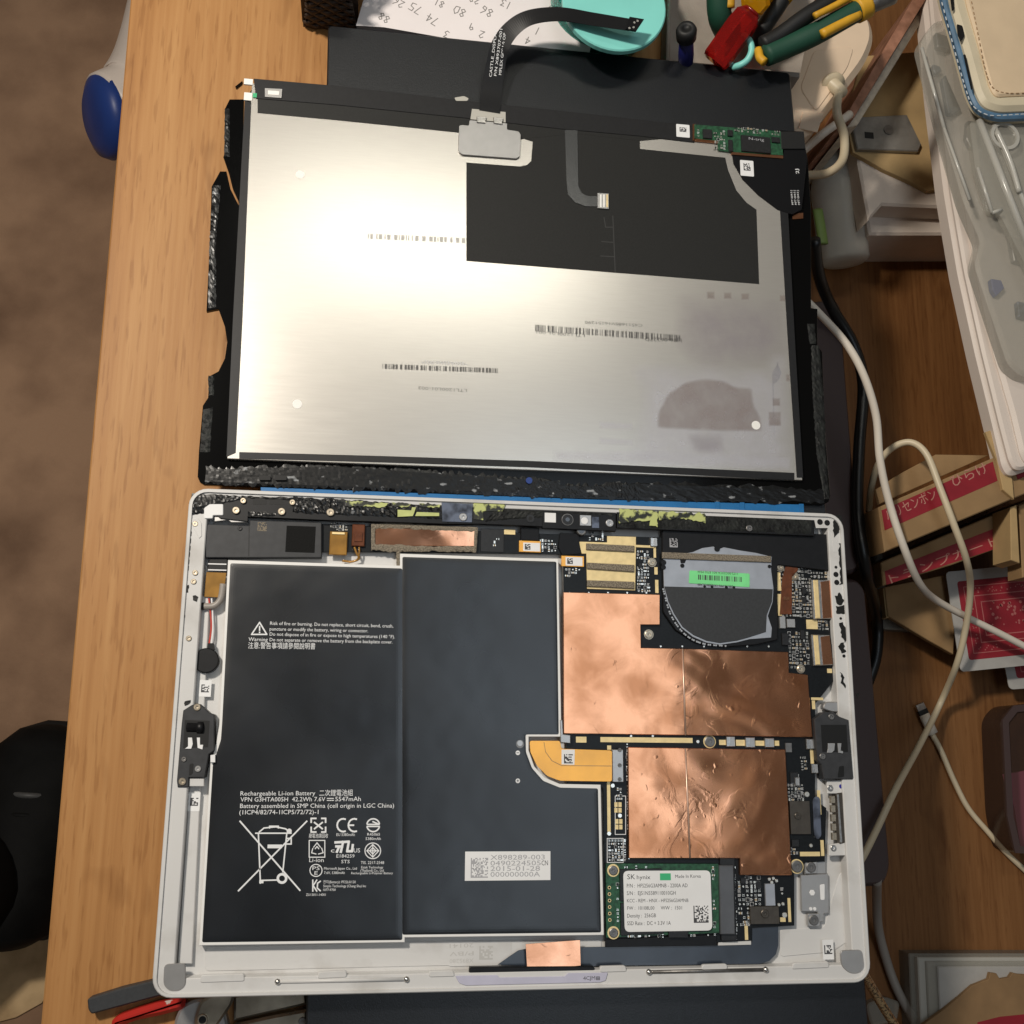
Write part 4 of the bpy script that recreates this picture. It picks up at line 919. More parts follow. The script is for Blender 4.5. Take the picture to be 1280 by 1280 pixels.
for q in ([(497, 637), (514, 638), (515, 634), (520, 634), (518, 640), (516, 645), (497, 646)], [(521, 640), (549, 641), (549, 645), (519, 645)]): slab('green_foil', q, ZA + .3, ZA + .45, 'foil_green_clean', st1)
slab('blue_foil', [(552, 628), (591, 630), (590, 653), (553, 652)], ZA - .3, ZA + .1, 'foil_blue', st1, ch=.1)
for q in ([(592, 629), (632, 631), (628, 639), (604, 639), (604, 650), (592, 649)],): slab('green_foil', q, ZA - .3, ZA + .1, 'foil_green', st2)
for q in ([(774, 636), (822, 639), (822, 658), (812, 657), (813, 650), (774, 654)], [(824, 639), (882, 642), (882, 654), (860, 648), (824, 650)]): slab('green_foil', torn(q, 1.5), ZA - .3, ZA + .3, 'foil_green', st3)
for i, (x, y, r, m_) in enumerate(((304, 626, 3.8, 'brass'), (295, 638, 4.8, 'brass'), (365.5, 628, 3.8, 'brass'), (352, 639.5, 4.8, 'brass'), (413, 640.5, 5, 'brass'), (579, 646.5, 5, 'silver_grey'))): screw(x, y, r, ZA + .15, st1, m_)
screw(762, 654, 4.8, ZA, st2, 'silver_grey'); screw(936.5, 660.5, 4, ZA, st3, 'dull_steel')
for x in (316, 337): slab('light_slot', [(x, 624), (x + 17, 624.5), (x + 17, 631), (x, 630.5)], ZA - .3, ZA - .24, 'hole_black', st1, r=.3)
# corner mouldings
slab('corner_moulding', [(255, 635), (262, 630), (279, 630), (279, 644), (266, 644), (266, 648), (255, 648)], -3, ZA, 'white_label', tab, ch=.2, r=.6)
slab('corner_moulding', [(258, 622), (265, 620), (278, 623), (278, 629), (262, 629)], -3, ZA - .4, 'gold', tab, ch=.2)
slab('corner_moulding', [(268, 646), (300, 645), (310, 645), (309, 653), (289, 653), (285, 650), (268, 652)], -3, -1.5, 'silver_grey', tab, ch=.2)
# camera cluster
cm = slab('camera_module', [(678, 640), (770, 644), (770, 664), (678, 660)], -3, ZA, 'black_plastic', tab, ch=.15)
box('white_sensor', 681, 641, 695, 653, ZA, ZA + .25, 'white_label', cm, ch=.1)
disc('camera_ring', 709.5, 649.5, 7.6, ZA, ZA + .25, 'dull_steel', cm, ch=.15); disc('camera_ring', 709.5, 649.5, 6.6, ZA + .25, ZA + .3, 'chip_black', cm); disc('camera_lens', 709.5, 649.3, 3, ZA + .3, ZA + .45, 'lens_glass', cm, ch=.1)
box('sensor_window', 725, 644, 739, 657, ZA, ZA + .25, 'silver_grey', cm, ch=.1); disc('sensor_lens', 731, 651, 4.5, ZA + .25, ZA + .5, 'white_label', cm, ch=.2); box('sensor_window', 740, 646, 749, 660, ZA, ZA + .2, 'foil_blue', cm, ch=.1)
disc('microphone_port', 663, 648, 5, ZA - .1, ZA, 'chip_black', cm); disc('microphone_port', 663, 648, 2.4, ZA, ZA + .06, 'hole_black', cm)
disc('camera_ring', 727, 663, 6, -3, -1.5, 'dull_steel', cm, ch=.3); disc('camera_lens', 727, 663, 3.6, -1.5, -1.4, 'lens_glass', cm)
# ---------------------------------------------------------------- docking connector
dk = slab('dock_connector', [(587, 1209), (743, 1208), (744, 1219), (690, 1221), (640, 1222), (586, 1221)], -4, -1.3, 'black_plastic', tab, ch=.3, r=.8)
slab('dock_plate', [(569, 1220), (622, 1219), (624, 1222), (706, 1220.5), (710, 1216.5), (760, 1216), (757, 1226), (750, 1228), (582, 1232), (574, 1229)], -2, -0.5, 'lilac_plate', dk, ch=.15, r=.4)
text('4CJM', (729, 1225), (744, 1224.6), 4.4, -0.5, 'ink', dk); strokes('printed_symbol', [[(745.5, 1221), (749.5, 1221), (749.5, 1224.7), (745.5, 1224.7), (745.5, 1221)], [(747.5, 1221), (747.5, 1224.7)], [(745.5, 1222.8), (749.5, 1222.8)]], .7, -0.5, 'ink', dk)
for i in range(12): box('contact_pin', 592 + i * 12.2, 1218.2 - i * .1, 596 + i * 12.2, 1219.8 - i * .1, -1.3, -1.0, 'solder', dk)
rb = slab('dock_ribbon', [(622, 1206), (636, 1196), (648, 1188), (662, 1185), (756, 1183.5), (860, 1182), (936, 1181), (940, 1176), (940, 1152), (973, 1152), (973, 1182), (970, 1193), (962, 1201), (950, 1205), (770, 1207), (700, 1209)], -5.2, -4.9, 'ribbon_blue', tab, ch=.08)
ctp = slab('copper_tape', [(657, 1180), (725, 1175), (726, 1207), (659, 1213)], -2.2, -2.0, 'copper_plain', tab, ch=.05)
# ---------------------------------------------------------------- lower right brackets
bk = slab('steel_bracket', [(1001, 1094), (1035, 1092), (1036, 1141), (1030, 1142), (1029, 1152), (1022, 1152), (1022, 1140), (1002, 1139)], -6, -4.6, 'silver_grey', tab, ch=.2)
slab('steel_bracket', [(1005, 1077), (1032, 1076), (1032, 1092), (1006, 1093)], -6, -5, 'silver_grey', tab, ch=.2)
for (x, y) in ((1013.5, 1084), (1017, 1150)):
    slab('screw_seat', [(x - 7, y - 8), (x + 8, y - 8), (x + 8, y + 8), (x - 7, y + 8)], -6, -4.2, 'silver_grey', bk, ch=.2, r=.6); screw(x, y, 6, -4.2, bk, 'dull_steel')
disc('rivet', 1015.5, 1116, 3.6, -4.6, -4.3, 'white_label', bk, ch=.1, n=6); slab('bright_slot', [(1025, 1106), (1031, 1105), (1031, 1125), (1026, 1125)], -4.6, -4.4, 'white_label', bk, ch=.1, r=.5)
for x in (1013.5, 1018.5): disc('rivet', x, 1136, 2, -4.6, -4.4, 'white_label', bk, n=10)
# side port bracket
pk = slab('port_bracket', [(1034, 976), (1058, 975), (1060, 990), (1046, 992), (1034, 992)], -4, -2.4, 'silver_shell', tab, ch=.2)
screw(1037.5, 985, 3.6, -2.4, pk, 'steel'); disc('blue_dot', 1051.5, 983, 2.6, -2.4, -2.34, 'blue_ink', pk, n=14)
pq = slab('port_bracket', [(1036, 1056), (1064, 1052), (1067, 1069), (1036, 1070)], -4, -2.4, 'silver_shell', tab, ch=.2); screw(1041.5, 1060, 3.6, -2.4, pq, 'steel')
pr = slab('card_slot', [(1046, 992), (1057, 990), (1061, 1052), (1050, 1055)], -5, -1.8, 'bronze_steel', tab, ch=.3); slab('slot_flange', [(1046, 993), (1048.5, 993), (1053, 1053), (1050, 1053)], -1.8, -1.5, 'steel', pr, ch=.08)
for i in range(5): slab('gold_contact', [(1038 + i * .5, 995 + i * 11.5), (1044 + i * .5, 995 + i * 11.5), (1044.5 + i * .5, 1004 + i * 11.5), (1038.5 + i * .5, 1004 + i * 11.5)], -4, -2.6, 'brass', pr, ch=.2)
slab('flex_foil', [(1016, 1000), (1020, 995), (1025, 997), (1027, 1045), (1022, 1050), (1018, 1046)], ZP + .2, ZP + .8, 'foil_blue', tab, ch=.1, r=1)
text('CASTLE_SETARP_FPC', (1024, 1046), (1022.5, 998), 2.6, ZP + .2, 'ink_white', tab)
slab('pry_notch', [(1054, 1019), (1066, 1018), (1068, 1024), (1056, 1026)], -6.8, -2.5, 'silver_grey', tab, ch=.3, r=1)

# ================================================================== the detached screen, lying face down
ZG = -10.2; ZLC = -8.0
scr_ = thing('display_panel', 'detached tablet screen lying face down, bright metal back and cracked black glass border', 'screen', at(640, 380, ZS))
gl_ = slab('border_glass', [(255, 606), (250, 603), (247, 596), (248.5, 565), (253.5, 507), (260, 497), (262, 470), (273, 464), (281, 448), (284, 427), (281, 408), (273, 386), (258, 389), (262, 306), (264.5, 233), (275, 214), (283, 214), (288, 236), (298, 256), (303, 258), (306, 124), (320, 104), (420, 112), (577, 128), (860, 158), (1003, 164), (1010, 200), (1014, 262), (1014, 385), (1022, 386), (1022, 432), (1028, 440), (1031, 530), (1038, 619), (1036, 627), (1029, 631), (740, 624)], ZS + .1, ZG, 'glass_black', scr_, ch=.2)
slab('glass_shard', [(287, 124), (305, 124), (302, 252), (298, 251), (291, 236), (286, 216), (279, 196), (286, 184), (285, 160), (281, 136)], ZS + .1, ZG + .1, 'glass_black', scr_, ch=.15)
slab('glass_sliver', [(294, 108), (303, 101), (302, 104), (295, 110)], ZB, ZB + 1.2, 'glass_black', scr_)
lcd = slab('metal_back', [(315, 104), (420, 112), (577, 128), (860, 158), (972, 168), (1003, 600), (284, 573)], ZG, ZLC, 'lcd_back', scr_, ch=.15)
def film(name, pts, z0, z1, m_, **k): return slab(name, pts, z0, z1, m_, lcd, **k)
# painted glare falloff, then smudges left by the parts pressed against the plate
soft_film('residue_shade_patch', [(840, 362), (985, 372), (992, 450), (950, 462), (880, 470), (840, 440)], ZLC + .02, 'smudge_shade_violet', lcd, 14, 8)  # soft dark patch painted where the lamp glare ends, not residue
soft_film('residue_shade_patch', [(782, 454), (850, 452), (955, 458), (962, 440), (986, 440), (994, 590), (780, 580), (800, 500)], ZLC + .04, 'smudge_haze', lcd, 9, 5)
soft_film('residue_shade_patch', [(820, 536), (822, 514), (834, 492), (856, 477), (880, 472), (905, 475), (920, 483), (941, 484), (943, 505), (952, 522), (954, 540), (900, 540)], ZLC + .06, 'smudge_brown', lcd, 1.6, 2)
soft_film('residue_shade_patch', [(856, 541), (907, 540), (907, 568), (866, 568)], ZLC + .06, 'smudge_shade_violet', lcd, 4, 3)
for (x0, y0, x1, y1) in ((883, 364, 894, 374), (904, 365, 915, 374), (926, 366, 937, 375), (974, 368, 984, 377), (965, 497, 976, 508), (960, 514, 977, 533), (982, 467, 988, 477)): soft_film('residue_spot', [(x0, y0), (x1, y0), (x1, y1), (x0, y1)], ZLC + .08, 'smudge_brown', lcd, 1.0, .4)
for y in (526, 546): soft_film('residue_shade_patch', [(748, y), (792, y + 2), (792, y + 12), (748, y + 10)], ZLC + .05, 'smudge_haze', lcd, 1.5, .6)
soft_film('residue_shade_patch', [(690, 562), (820, 562), (990, 570), (990, 590), (690, 578)], ZLC + .07, 'smudge_haze', lcd, 3, 1)
for (x, y, r) in ((375, 218, 5.5), (371.5, 505, 6), (945, 531.5, 5.4)): disc('white_spot', x, y, r, ZLC, ZLC + .1, 'spot_white', lcd, n=20)
# black film and borders
film('black_film', [(583, 203), (650, 208), (659, 206), (664, 201), (666, 177), (650, 172), (720, 165), (800, 172), (800, 186), (906.6, 197), (910, 212), (920.6, 238), (933, 253), (945.6, 262), (949, 355), (583, 326)], ZLC, ZLC + .15, 'film_black', ch=.05)
strokes('film_seam', [[(766, 270), (769, 340)], [(755, 272), (757, 284), (766, 284)], [(752, 302), (766, 303)], [(751, 320), (768, 321)]], 1.2, ZLC + .15, 'film_seam', lcd)
film('border_tape', [(306, 126), (314, 128), (303, 400), (294.5, 566), (283, 571), (291, 400)], ZLC, ZLC + .2, 'tape_black', ch=.05)
film('border_tape', [(299, 565), (480, 570), (660, 576), (993, 591), (993, 600), (660, 584), (480, 578), (299, 573)], ZLC, ZLC + .2, 'tape_black', ch=.05)
film('border_tape', [(975, 262), (985, 262), (994, 430), (1004, 597), (996, 597), (985, 430)], ZLC, ZLC + .2, 'tape_black', ch=.05)
film('border_tape', [(322, 118), (420, 124), (577, 140), (700, 154), (868, 170), (800, 176), (720, 167), (650, 174), (577, 166), (519, 160), (420, 150), (322, 141)], ZLC, ZLC + .2, 'film_black', ch=.05)
film('border_tape', [(317, 98), (420, 107), (577, 125), (700, 138), (860, 156), (868, 157), (868, 178), (800, 170), (700, 161), (577, 147), (420, 131), (320, 123)], ZLC, ZLC + .5, 'tape_black', ch=.15)
box('white_corner', 305, 98, 316, 106, ZLC - .6, ZLC + .3, 'spot_white', scr_); box('white_corner', 305, 115, 315, 126, ZLC - .6, ZLC + .2, 'spot_white', scr_)
box('green_dot', 316, 116, 321, 122, ZLC + .5, ZLC + .55, 'ink_green', lcd)
k = slab('small_connector', [(331, 110), (353, 111), (352, 122.5), (331, 121)], ZLC + .5, ZLC + 1.0, 'silver_grey', scr_, ch=.1); slab('connector_mouth', [(335, 113), (349, 114), (348.5, 119), (335, 118)], ZLC + 1.0, ZLC + 1.15, 'spot_white', k)
# printed codes
bars((460, 298.5), (583, 304), 7, ZLC, 'engraved', lcd, 22, 3)
bars((669, 414), (851, 427), 8.5, ZLC, 'ink_steel', lcd, 62, 7)
bars((478, 461), (625, 466.5), 6.5, ZLC, 'ink_steel', lcd, 44, 8)
text('C451168SV16151290', (803, 405), (731, 401), 4, ZLC, 'ink_steel', lcd); text('LTL1200L01-001', (731, 418), (670.5, 413.5), 4, ZLC, 'ink_steel', lcd); text('LJ96-06227D', (852, 423.5), (806, 421.5), 5, ZLC, 'ink_steel', lcd)
text('LTL1200L01-003', (583.5, 486.5), (523, 483), 4.2, ZLC, 'ink_steel', lcd); text('*S00A43A0-002*', (584, 453), (527, 450.5), 4, ZLC, 'ink_grey', lcd)
# bracket with clips
ZK = ZLC + 1.2
bk2 = slab('steel_bracket', [(574, 157), (578, 156), (586, 157), (587, 150), (634, 154), (634, 162), (648, 164), (651, 168), (650, 195), (646, 198), (578, 193), (573, 189)], ZK - .5, ZK, 'silver_grey', scr_, ch=.12, r=.6)
for x in (596, 617):
    slab('clip', [(x, 145 + (x - 596) * .06), (x + 12, 146 + (x - 596) * .06), (x + 11, 154 + (x - 596) * .06), (x, 153 + (x - 596) * .06)], ZK, ZK + .6, 'steel', bk2, ch=.25)
slab('tape_and_glint', [(590, 136), (632, 140), (632, 153), (588, 149)], ZLC + .6, ZLC + .75, 'clear_rim', scr_)
slab('tape_and_glint', [(568, 122), (580, 120), (586, 123), (584, 126), (570, 126)], ZLC + .6, ZLC + .8, 'clear_rim', scr_, r=.6)  # pale flake standing for a glint, the brightness put into its colour
# main flex cable standing up over the edge
pth = [(612, 140, ZLC + .8), (615, 112, ZLC + 1.5), (619, 85, -4), (625, 58, 0), (640, 36, 3), (663, 22, 6), (700, 18, 9), (740, 24, 12), (772, 29, 14), (792, 32, 15)]
mf = ribbon('display_cable', [at(*q) for q in pth], [10.2, 6.6], .25, 'ribbon_black', scr_)
e_ = at(795, 33, 15); k = slab2('cable_plug', [tuple(at(*q, 15.6)[:2]) for q in ((782, 36), (787, 21), (805, 24), (795, 39))], 14.8, 15.8, 'ribbon_black', mf, ch=.1)
for q in ((793, 28), (797, 26), (792, 34), (787, 35)): disc('plug_pin', q[0], q[1], 1.4, 15.8, 15.9, 'solder', mf, n=10)
for s_, A, B, zz in (('CASTLE_DISPLAY', (615, 94), (619.5, 47), -2.2), ('P/N X893707-001', (621, 93), (626, 47), -2.2), ('MFLEX G004.0 OP', (627, 92), (630.5, 51), -2.2)):
    a = at(A[0], A[1], zz)
    t_ = text(s_, A, B, 3.4, -3.2, 'ink_white', mf)
    if t_:      # lay the print on the rising cable
        me = t_.data; o0 = ORG[t_]
        for v in me.vertices:
            y = o0.y + v.co.y / S
            ys = [(at(*q).y, q[2]) for q in pth[:7]]; zc = ys[0][1]
            for (y0, z0), (y1, z1) in zip(ys[:-1], ys[1:]):
                if y0 <= y <= y1: zc = z0 + (z1 - z0) * (y - y0) / (y1 - y0)
            v.co.z = (zc + .45 - o0.z) * S
# thin ribbon over the black film
rb2 = slab('ribbon_cable', [(706, 162), (722, 163), (723, 232), (727, 241), (735, 245), (747, 245), (747, 258), (732, 258), (719, 253), (710, 243), (708, 225)], ZLC + .2, ZLC + .5, 'ribbon_grey', scr_, ch=.08)
k = slab('ribbon_plug', [(747, 241), (761, 242), (761, 261), (747, 260)], ZLC + .2, ZLC + 1.0, 'silver_grey', scr_, ch=.1)
for x in (750, 754, 758): slab('plug_pin', [(x, 243), (x + 2, 243), (x + 2, 259), (x, 259)], ZLC + 1.0, ZLC + 1.15, 'gold' if x == 758 else 'spot_white', k)
# controller board
slab('black_sheet', [(915, 192), (979, 196), (982, 172), (1004, 164), (1009, 200), (1002, 262), (990, 268), (972, 262), (948, 244), (928, 224), (917, 205)], ZLC + .1, ZLC + .4, 'ribbon_black', scr_, ch=.1)
slab('black_sheet', [(976, 164), (1005, 164), (1007, 186), (977, 186)], ZLC + .4, ZLC + 1.2, 'rubber_black', scr_, ch=.2)
cb = slab('controller_board', [(868, 155.5), (976, 164), (979, 194), (914, 190), (898, 188), (897, 176), (868, 173)], ZLC + .5, ZLC + 1.0, 'pcb_green', scr_, ch=.05)
for q in ([(866, 155), (869.5, 155), (869.5, 174), (866, 176)], [(868, 173), (897, 176), (897, 179), (868, 176)], [(914, 190), (979, 194.5), (979, 198), (914, 193)]): slab('board_rim', q, ZLC + .5, ZLC + .95, 'copper', cb)
for (x0, y0, x1, y1) in ((879, 161, 890, 173), (910, 162, 916, 170), (911, 174, 916, 189), (927, 169.5, 963, 190.5), (965, 171, 975, 178)): box('chip', x0, y0, x1, y1, ZLC + 1.0, ZLC + 1.9, 'chip_black', cb, ch=.12)
text('N-trig', (936, 174.5), (955, 176.5), 3.4, ZLC + 1.9, 'ink_grey', cb)
small_parts('small_components', [(871, 157, 878, 172), (892, 160, 910, 188), (918, 160, 976, 168)], ZLC + 1.0, cb, 9, 3.8, .7)
for (x0, y0, x1, y1, sd) in ((845.5, 155, 862, 172, 71), (925.5, 200, 942, 220.5, 72)):
    lb = box('sticker', x0, y0, x1, y1, ZLC + .5, ZLC + .65, 'white_label', scr_, r=.5); dots(x0 + 4, y0 + 4, x1 - 4, y1 - 7, ZLC + .65, 'ink', lb, 8, sd)
text('2J', (999, 217), (997.5, 211), 4, ZLC + .4, 'ink_white', scr_); 
for x in (990, 994, 998): text('MFT 004.0 J', (x + 2, 256), (x, 238), 2.4, ZLC + .4, 'ink_white', scr_)
slab('copper_tab', [(990, 267), (1004, 266), (1004, 273), (991, 274)], ZG, ZG + .5, 'copper', scr_)
# torn glue along the glass border
residue('glue_residue', [(258, 585), (420, 580), (560, 590), (700, 600)], [(256, 604), (420, 611), (560, 616), (700, 620)], ZG - .05, 'residue', scr_, .14, 150, 9, 21, 2.2)
residue('glue_residue', [(660, 604), (740, 606), (800, 602), (1030, 612)], [(660, 620), (740, 622), (800, 625), (1030, 629)], ZG - .05, 'residue', scr_, .14, 120, 8, 22, 2.2)
residue('glue_residue', [(1014, 432), (1016, 500), (1020, 560), (1030, 624)], [(1024, 432), (1030, 500), (1032, 560), (1037, 624)], ZG - .05, 'residue_dark', scr_, .6, 60, 5, 23, 1.2)
residue('glue_residue', [(1009, 405), (1012, 430)], [(1018, 405), (1020, 430)], ZG - .05, 'residue_dark', scr_, .5, 14, 4, 24, 1)
residue('glue_residue', [(254, 512), (250, 565)], [(266, 510), (262, 566)], ZG - .05, 'residue_dark', scr_, .5, 24, 4, 25, 1)
residue('glue_residue', [(260, 470), (261, 494)], [(268, 470), (267, 494)], ZG - .05, 'residue_dark', scr_, .5, 14, 4, 26, .8)
residue('glue_residue', [(266, 232), (262, 300), (260, 386)], [(276, 232), (270, 300), (270, 384)], ZG - .05, 'residue', scr_, .5, 50, 4, 27, .8)
residue('glue_residue', [(281, 136), (280, 196)], [(287, 136), (287, 196)], ZG + .05, 'residue', scr_, .4, 24, 3, 28, .6)
for x in (324, 344): slab('light_slot', [(x, 594), (x + 14, 594.5), (x + 14, 600), (x, 600)], ZG, ZG + 1.4, 'hole_black', scr_, r=.3)
disc('camera_hole', 661.5, 600.5, 4, ZG - .1, ZG + .9, 'cap_blue', scr_)

# ================================================================== things behind, at the top
# basket
bp_ = at(455, 20, -30)
bk3 = thing('wicker_basket', 'dark brown wicker basket at the top edge beside the handwritten sheet', 'basket', (bp_.x - 60, bp_.y + 60, ZB))
c0 = at(452, 21, ZB + 20); c1 = at(374, 6, ZB + 20)
bx1, by0 = at(450, 24, ZB + 30)[:2]; bx0 = at(376, 8, ZB + 30)[0]; by0 += 13
for i in range(15):
    z = ZB + 2 + i * 3.1; g = i * .3
    loop = rr(bx0 - g, by0 - g + 2, bx1 + g - 3, by0 + 150 + g, 26, 8)
    V = []; F = []; nL = 220; 
    per = [Vector((*p, 0)) for p in loop]; L_ = [per[0]]
    pts = []
    tot = sum((per[(q + 1) % len(per)] - per[q]).length for q in range(len(per))); 
    for q in range(nL):
        d = tot * q / nL
        for e in range(len(per)):
            a, b = per[e], per[(e + 1) % len(per)]; l = (b - a).length
            if d <= l: pts.append(a + (b - a) * (d / max(l, 1e-6))); break
            d -= l
    for q, p in enumerate(pts):
        t = pts[(q + 1) % nL] - pts[q - 1]; t.normalize(); nrm = Vector((t.y, -t.x, 0)); off = .7 * math.sin(math.pi * q / 2 + math.pi * i)
        for s in range(6):
            a = 2 * math.pi * s / 6; w = p + nrm * (off + 1.1 * math.cos(a)); V.append((w.x, w.y, z + 1.6 * math.sin(a)))
    for q in range(nL):
        r_ = (q + 1) % nL
        for s in range(6): F.append((q * 6 + s, q * 6 + (s + 1) % 6, r_ * 6 + (s + 1) % 6, r_ * 6 + s))
    build('woven_band', V, F, 'wicker', bk3, True)
ring('basket_lining', rr(bx0 + 1.4, by0 + 3.4, bx1 - 4.4, by0 + 148.6, 25), rr(bx0 + 2.6, by0 + 4.6, bx1 - 5.6, by0 + 147.4, 24), ZB + 2, ZB + 45, 'wicker', bk3)
slab2('basket_floor', rr(bx0, by0 + 2, bx1 - 3, by0 + 150, 26), ZB, ZB + 2, 'wicker', bk3)
# handwritten sheet
pa = thing('handwritten_sheet', 'white sheet of paper with handwritten pencil numbers behind the black case', 'paper', at(560, 30, ZB))
ZPp = -13.5
pap = slab('sheet', [(445, 32), (466, -40), (760, -40), (735, 74), (600, 55), (480, 34)], ZPp - .3, ZPp, 'paper', pa)
slab('sheet_stack', [(446, 31), (468, -40), (760, -40), (735, 74), (600, 55), (480, 34)], ZB, ZPp - .4, 'paper', pa)
dig = {'0': [[(0, 0), (.5, .1), (.6, .6), (.3, 1), (0, .7), (0, 0)]], '1': [[(.3, 0), (.3, 1)]], '2': [[(0, .75), (.3, 1), (.55, .75), (0, 0), (.6, .05)]], '3': [[(0, .9), (.5, .95), (.2, .55), (.55, .3), (.3, 0), (0, .1)]], '4': [[(.4, 0), (.4, 1), (0, .4), (.6, .4)]],
       '5': [[(.6, 1), (.1, 1), (.05, .6), (.5, .5), (.5, .1), (0, 0)]], '6': [[(.5, 1), (.05, .5), (.05, .1), (.4, 0), (.5, .3), (.1, .45)]], '7': [[(0, 1), (.6, 1), (.2, 0)]], '8': [[(.3, .5), (.05, .8), (.3, 1), (.55, .8), (.3, .5), (.02, .2), (.3, 0), (.58, .2), (.3, .5)]], '9': [[(.55, .7), (.2, .55), (.05, .8), (.3, 1), (.55, .8), (.5, .1)]]}
def write(s_, x, y, h, ang):
    L_ = []; ca, sa = math.cos(ang), math.sin(ang); q = 0
    for c in s_:
        for st in dig[c]:
            L_.append([(x + ((q + u) * ca - -v * sa) * h, y + ((q + u) * sa + -v * ca) * h) for u, v in st])
        q += .85
    return strokes('handwriting', L_, 1.1, ZPp, 'pencil', pa)
for s_, x, y, h, a in (('88', 488, 22, 9, 3.7), ('26', 506, 3, 9, 3.7), ('75', 528, 10, 10, 3.7), ('74', 549, 24, 10, 3.7), ('3', 562, 40, 9, 3.6), ('81', 556, 3, 8, 3.6), ('80', 583, 13, 10, 3.6), ('9', 594, 30, 9, 3.5), ('28', 600, -1, 8, 3.6), ('86', 617, 13, 10, 3.6), ('2', 606, 40, 9, 3.5), ('13', 640, 4, 9, 3.6),
                       ('0', 640, 30, 8, 3.6), ('9', 668, 22, 9, 3.6), ('1', 676, 36, 9, 3.6), ('4', 664, 48, 9, 3.6), ('7', 690, 8, 8, 3.6)): write(s_, x, y, h, a)
# mint tub
c = at(768, 6, 6); tb = thing('mint_tub', 'round mint green lid on a clear teal tub under the cable end', 'container', (c.x, c.y, ZB))
rL = 64 / pxs(6, 768, 6); cB = at(770, 20, ZB)
def tub(name, r0, r1, z0, z1, th, m_, par, cx, cy):
    V, F = lathe_data([(0, r0), (z1 - z0, r1), (z1 - z0, r1 - th), (1.2, r0 - th), (1.0, .01)], (cx, cy, z0), (0, 0, 1), 40); return build(name, V, F, m_, par, False)
tub('tub_wall', rL * 1.0, rL * 1.12, ZB, 1, 1.4, 'teal_clear', tb, c.x - 1, at(768, 66, ZS).y + rL * 1.14)
lathe('lid', [(0, rL - .4), (.5, rL), (3, rL), (3.6, rL - .6), (3.6, .01)], (c.x, c.y, 3.2), (0, 0, 1), 'mint', tb, 48, False)
for a, b in (((c.x - 24, c.y + 2), (c.x - 6, c.y - 2)), ((c.x - 18, c.y - 2), (c.x - 25, c.y + 16)), ((c.x - 12, c.y - 3), (c.x + 12, c.y - 4))):
    tube('wooden_stick', [(a[0], a[1], ZB + 4), (b[0], b[1], ZB + 12)], 1.4, 'stick_wood', tb, n=2)
# cloth-lined tool bin behind the case
bn = thing('tool_bin', 'grey beige cloth bin holding the screwdrivers and pliers', 'bin', at(930, 30, ZB))
slab('bin_floor', [(835, 76), (838, -60), (1030, -60), (1000, 92)], ZB, ZB + 2, 'beige_fabric', bn)
for q in ([(835, 74), (1000, 90), (1000, 96), (835, 80)], [(833, 74), (836, -60), (840, -60), (838, 78)]): slab('bin_wall', q, ZB + 2, ZB + 13, 'beige_fabric', bn, ch=.6)
# screwdriver with black cap
d = thing('screwdriver', 'dark blue screwdriver with a round black cap', 'screwdriver', at(858, 60, ZB), 'screwdrivers in the bin')
top = at(858, 40, 6); bot = at(857, 96, ZB + 6); ax = (top - bot)
lathe('handle', [(0, 3.2), (ax.length * .5, 4.0), (ax.length - 3, 3.4)], bot, ax, 'navy', d, 16)
lathe('cap', [(0, 3.6), (1, 5.0), (6, 5.2), (8, 4.2), (8, 2.0), (7.2, 1.8), (7.2, .01)], top - ax.normalized() * 5, ax, 'rubber_black', d, 24)
# red screwdriver
d = thing('screwdriver', 'clear red screwdriver handle leaning beside the dark blue one', 'screwdriver', at(915, 50, ZB), 'screwdrivers in the bin')
a = at(893, 78, -11); b = at(938, 16, 4); ax = b - a
V, F = lathe_data([(0, 7.2), (1.5, 7.8), (ax.length - 8, 8.0), (ax.length - 2, 7.4), (ax.length, 5.5)], a, ax, 6); build('handle', V, F, 'red_clear', d)
lathe('collar', [(ax.length, 5.4), (ax.length + 1.5, 4.5), (ax.length + 1.6, .1)], a, ax, 'red_clear', d, 12)
# mint ring
V, F = tube_data([at(916, 84, -10), at(926, 81, -7), at(935, 74, -5), at(939.5, 62, -3), at(936, 50, -3), at(926, 44, -8), at(912, 50, -16), at(906, 68, -18), at(914, 82, -12)], 1.7, 10, 6)
tag(build('mint_ring', V, F, 'mint', None, True), 'mint green plastic ring beside the red screwdriver handle', 'ring')
# amber screwdrivers
for i, (px, py, zz) in enumerate(((944, 4, 6), (976, -6, 2))):
    d = thing('screwdriver', ('amber clear screwdriver end above the red handle' if i == 0 else 'amber clear screwdriver end at the top edge, right of the other amber one'), 'screwdriver', at(px, py, ZB), 'screwdrivers in the bin')
    t_ = at(px, py, zz); q_ = t_ + Vector((10, 34, -18))
    V, F = lathe_data([(0, 5.5), (2, 7.6), (8, 8.2), (30, 7.0)], t_ + Vector((0, 0, 0)), q_ - t_, 8); build('handle', V, F, 'amber_clear', d)
    lathe('shaft', [(29, 2), (44, 2)], t_, q_ - t_, 'steel', d, 10)
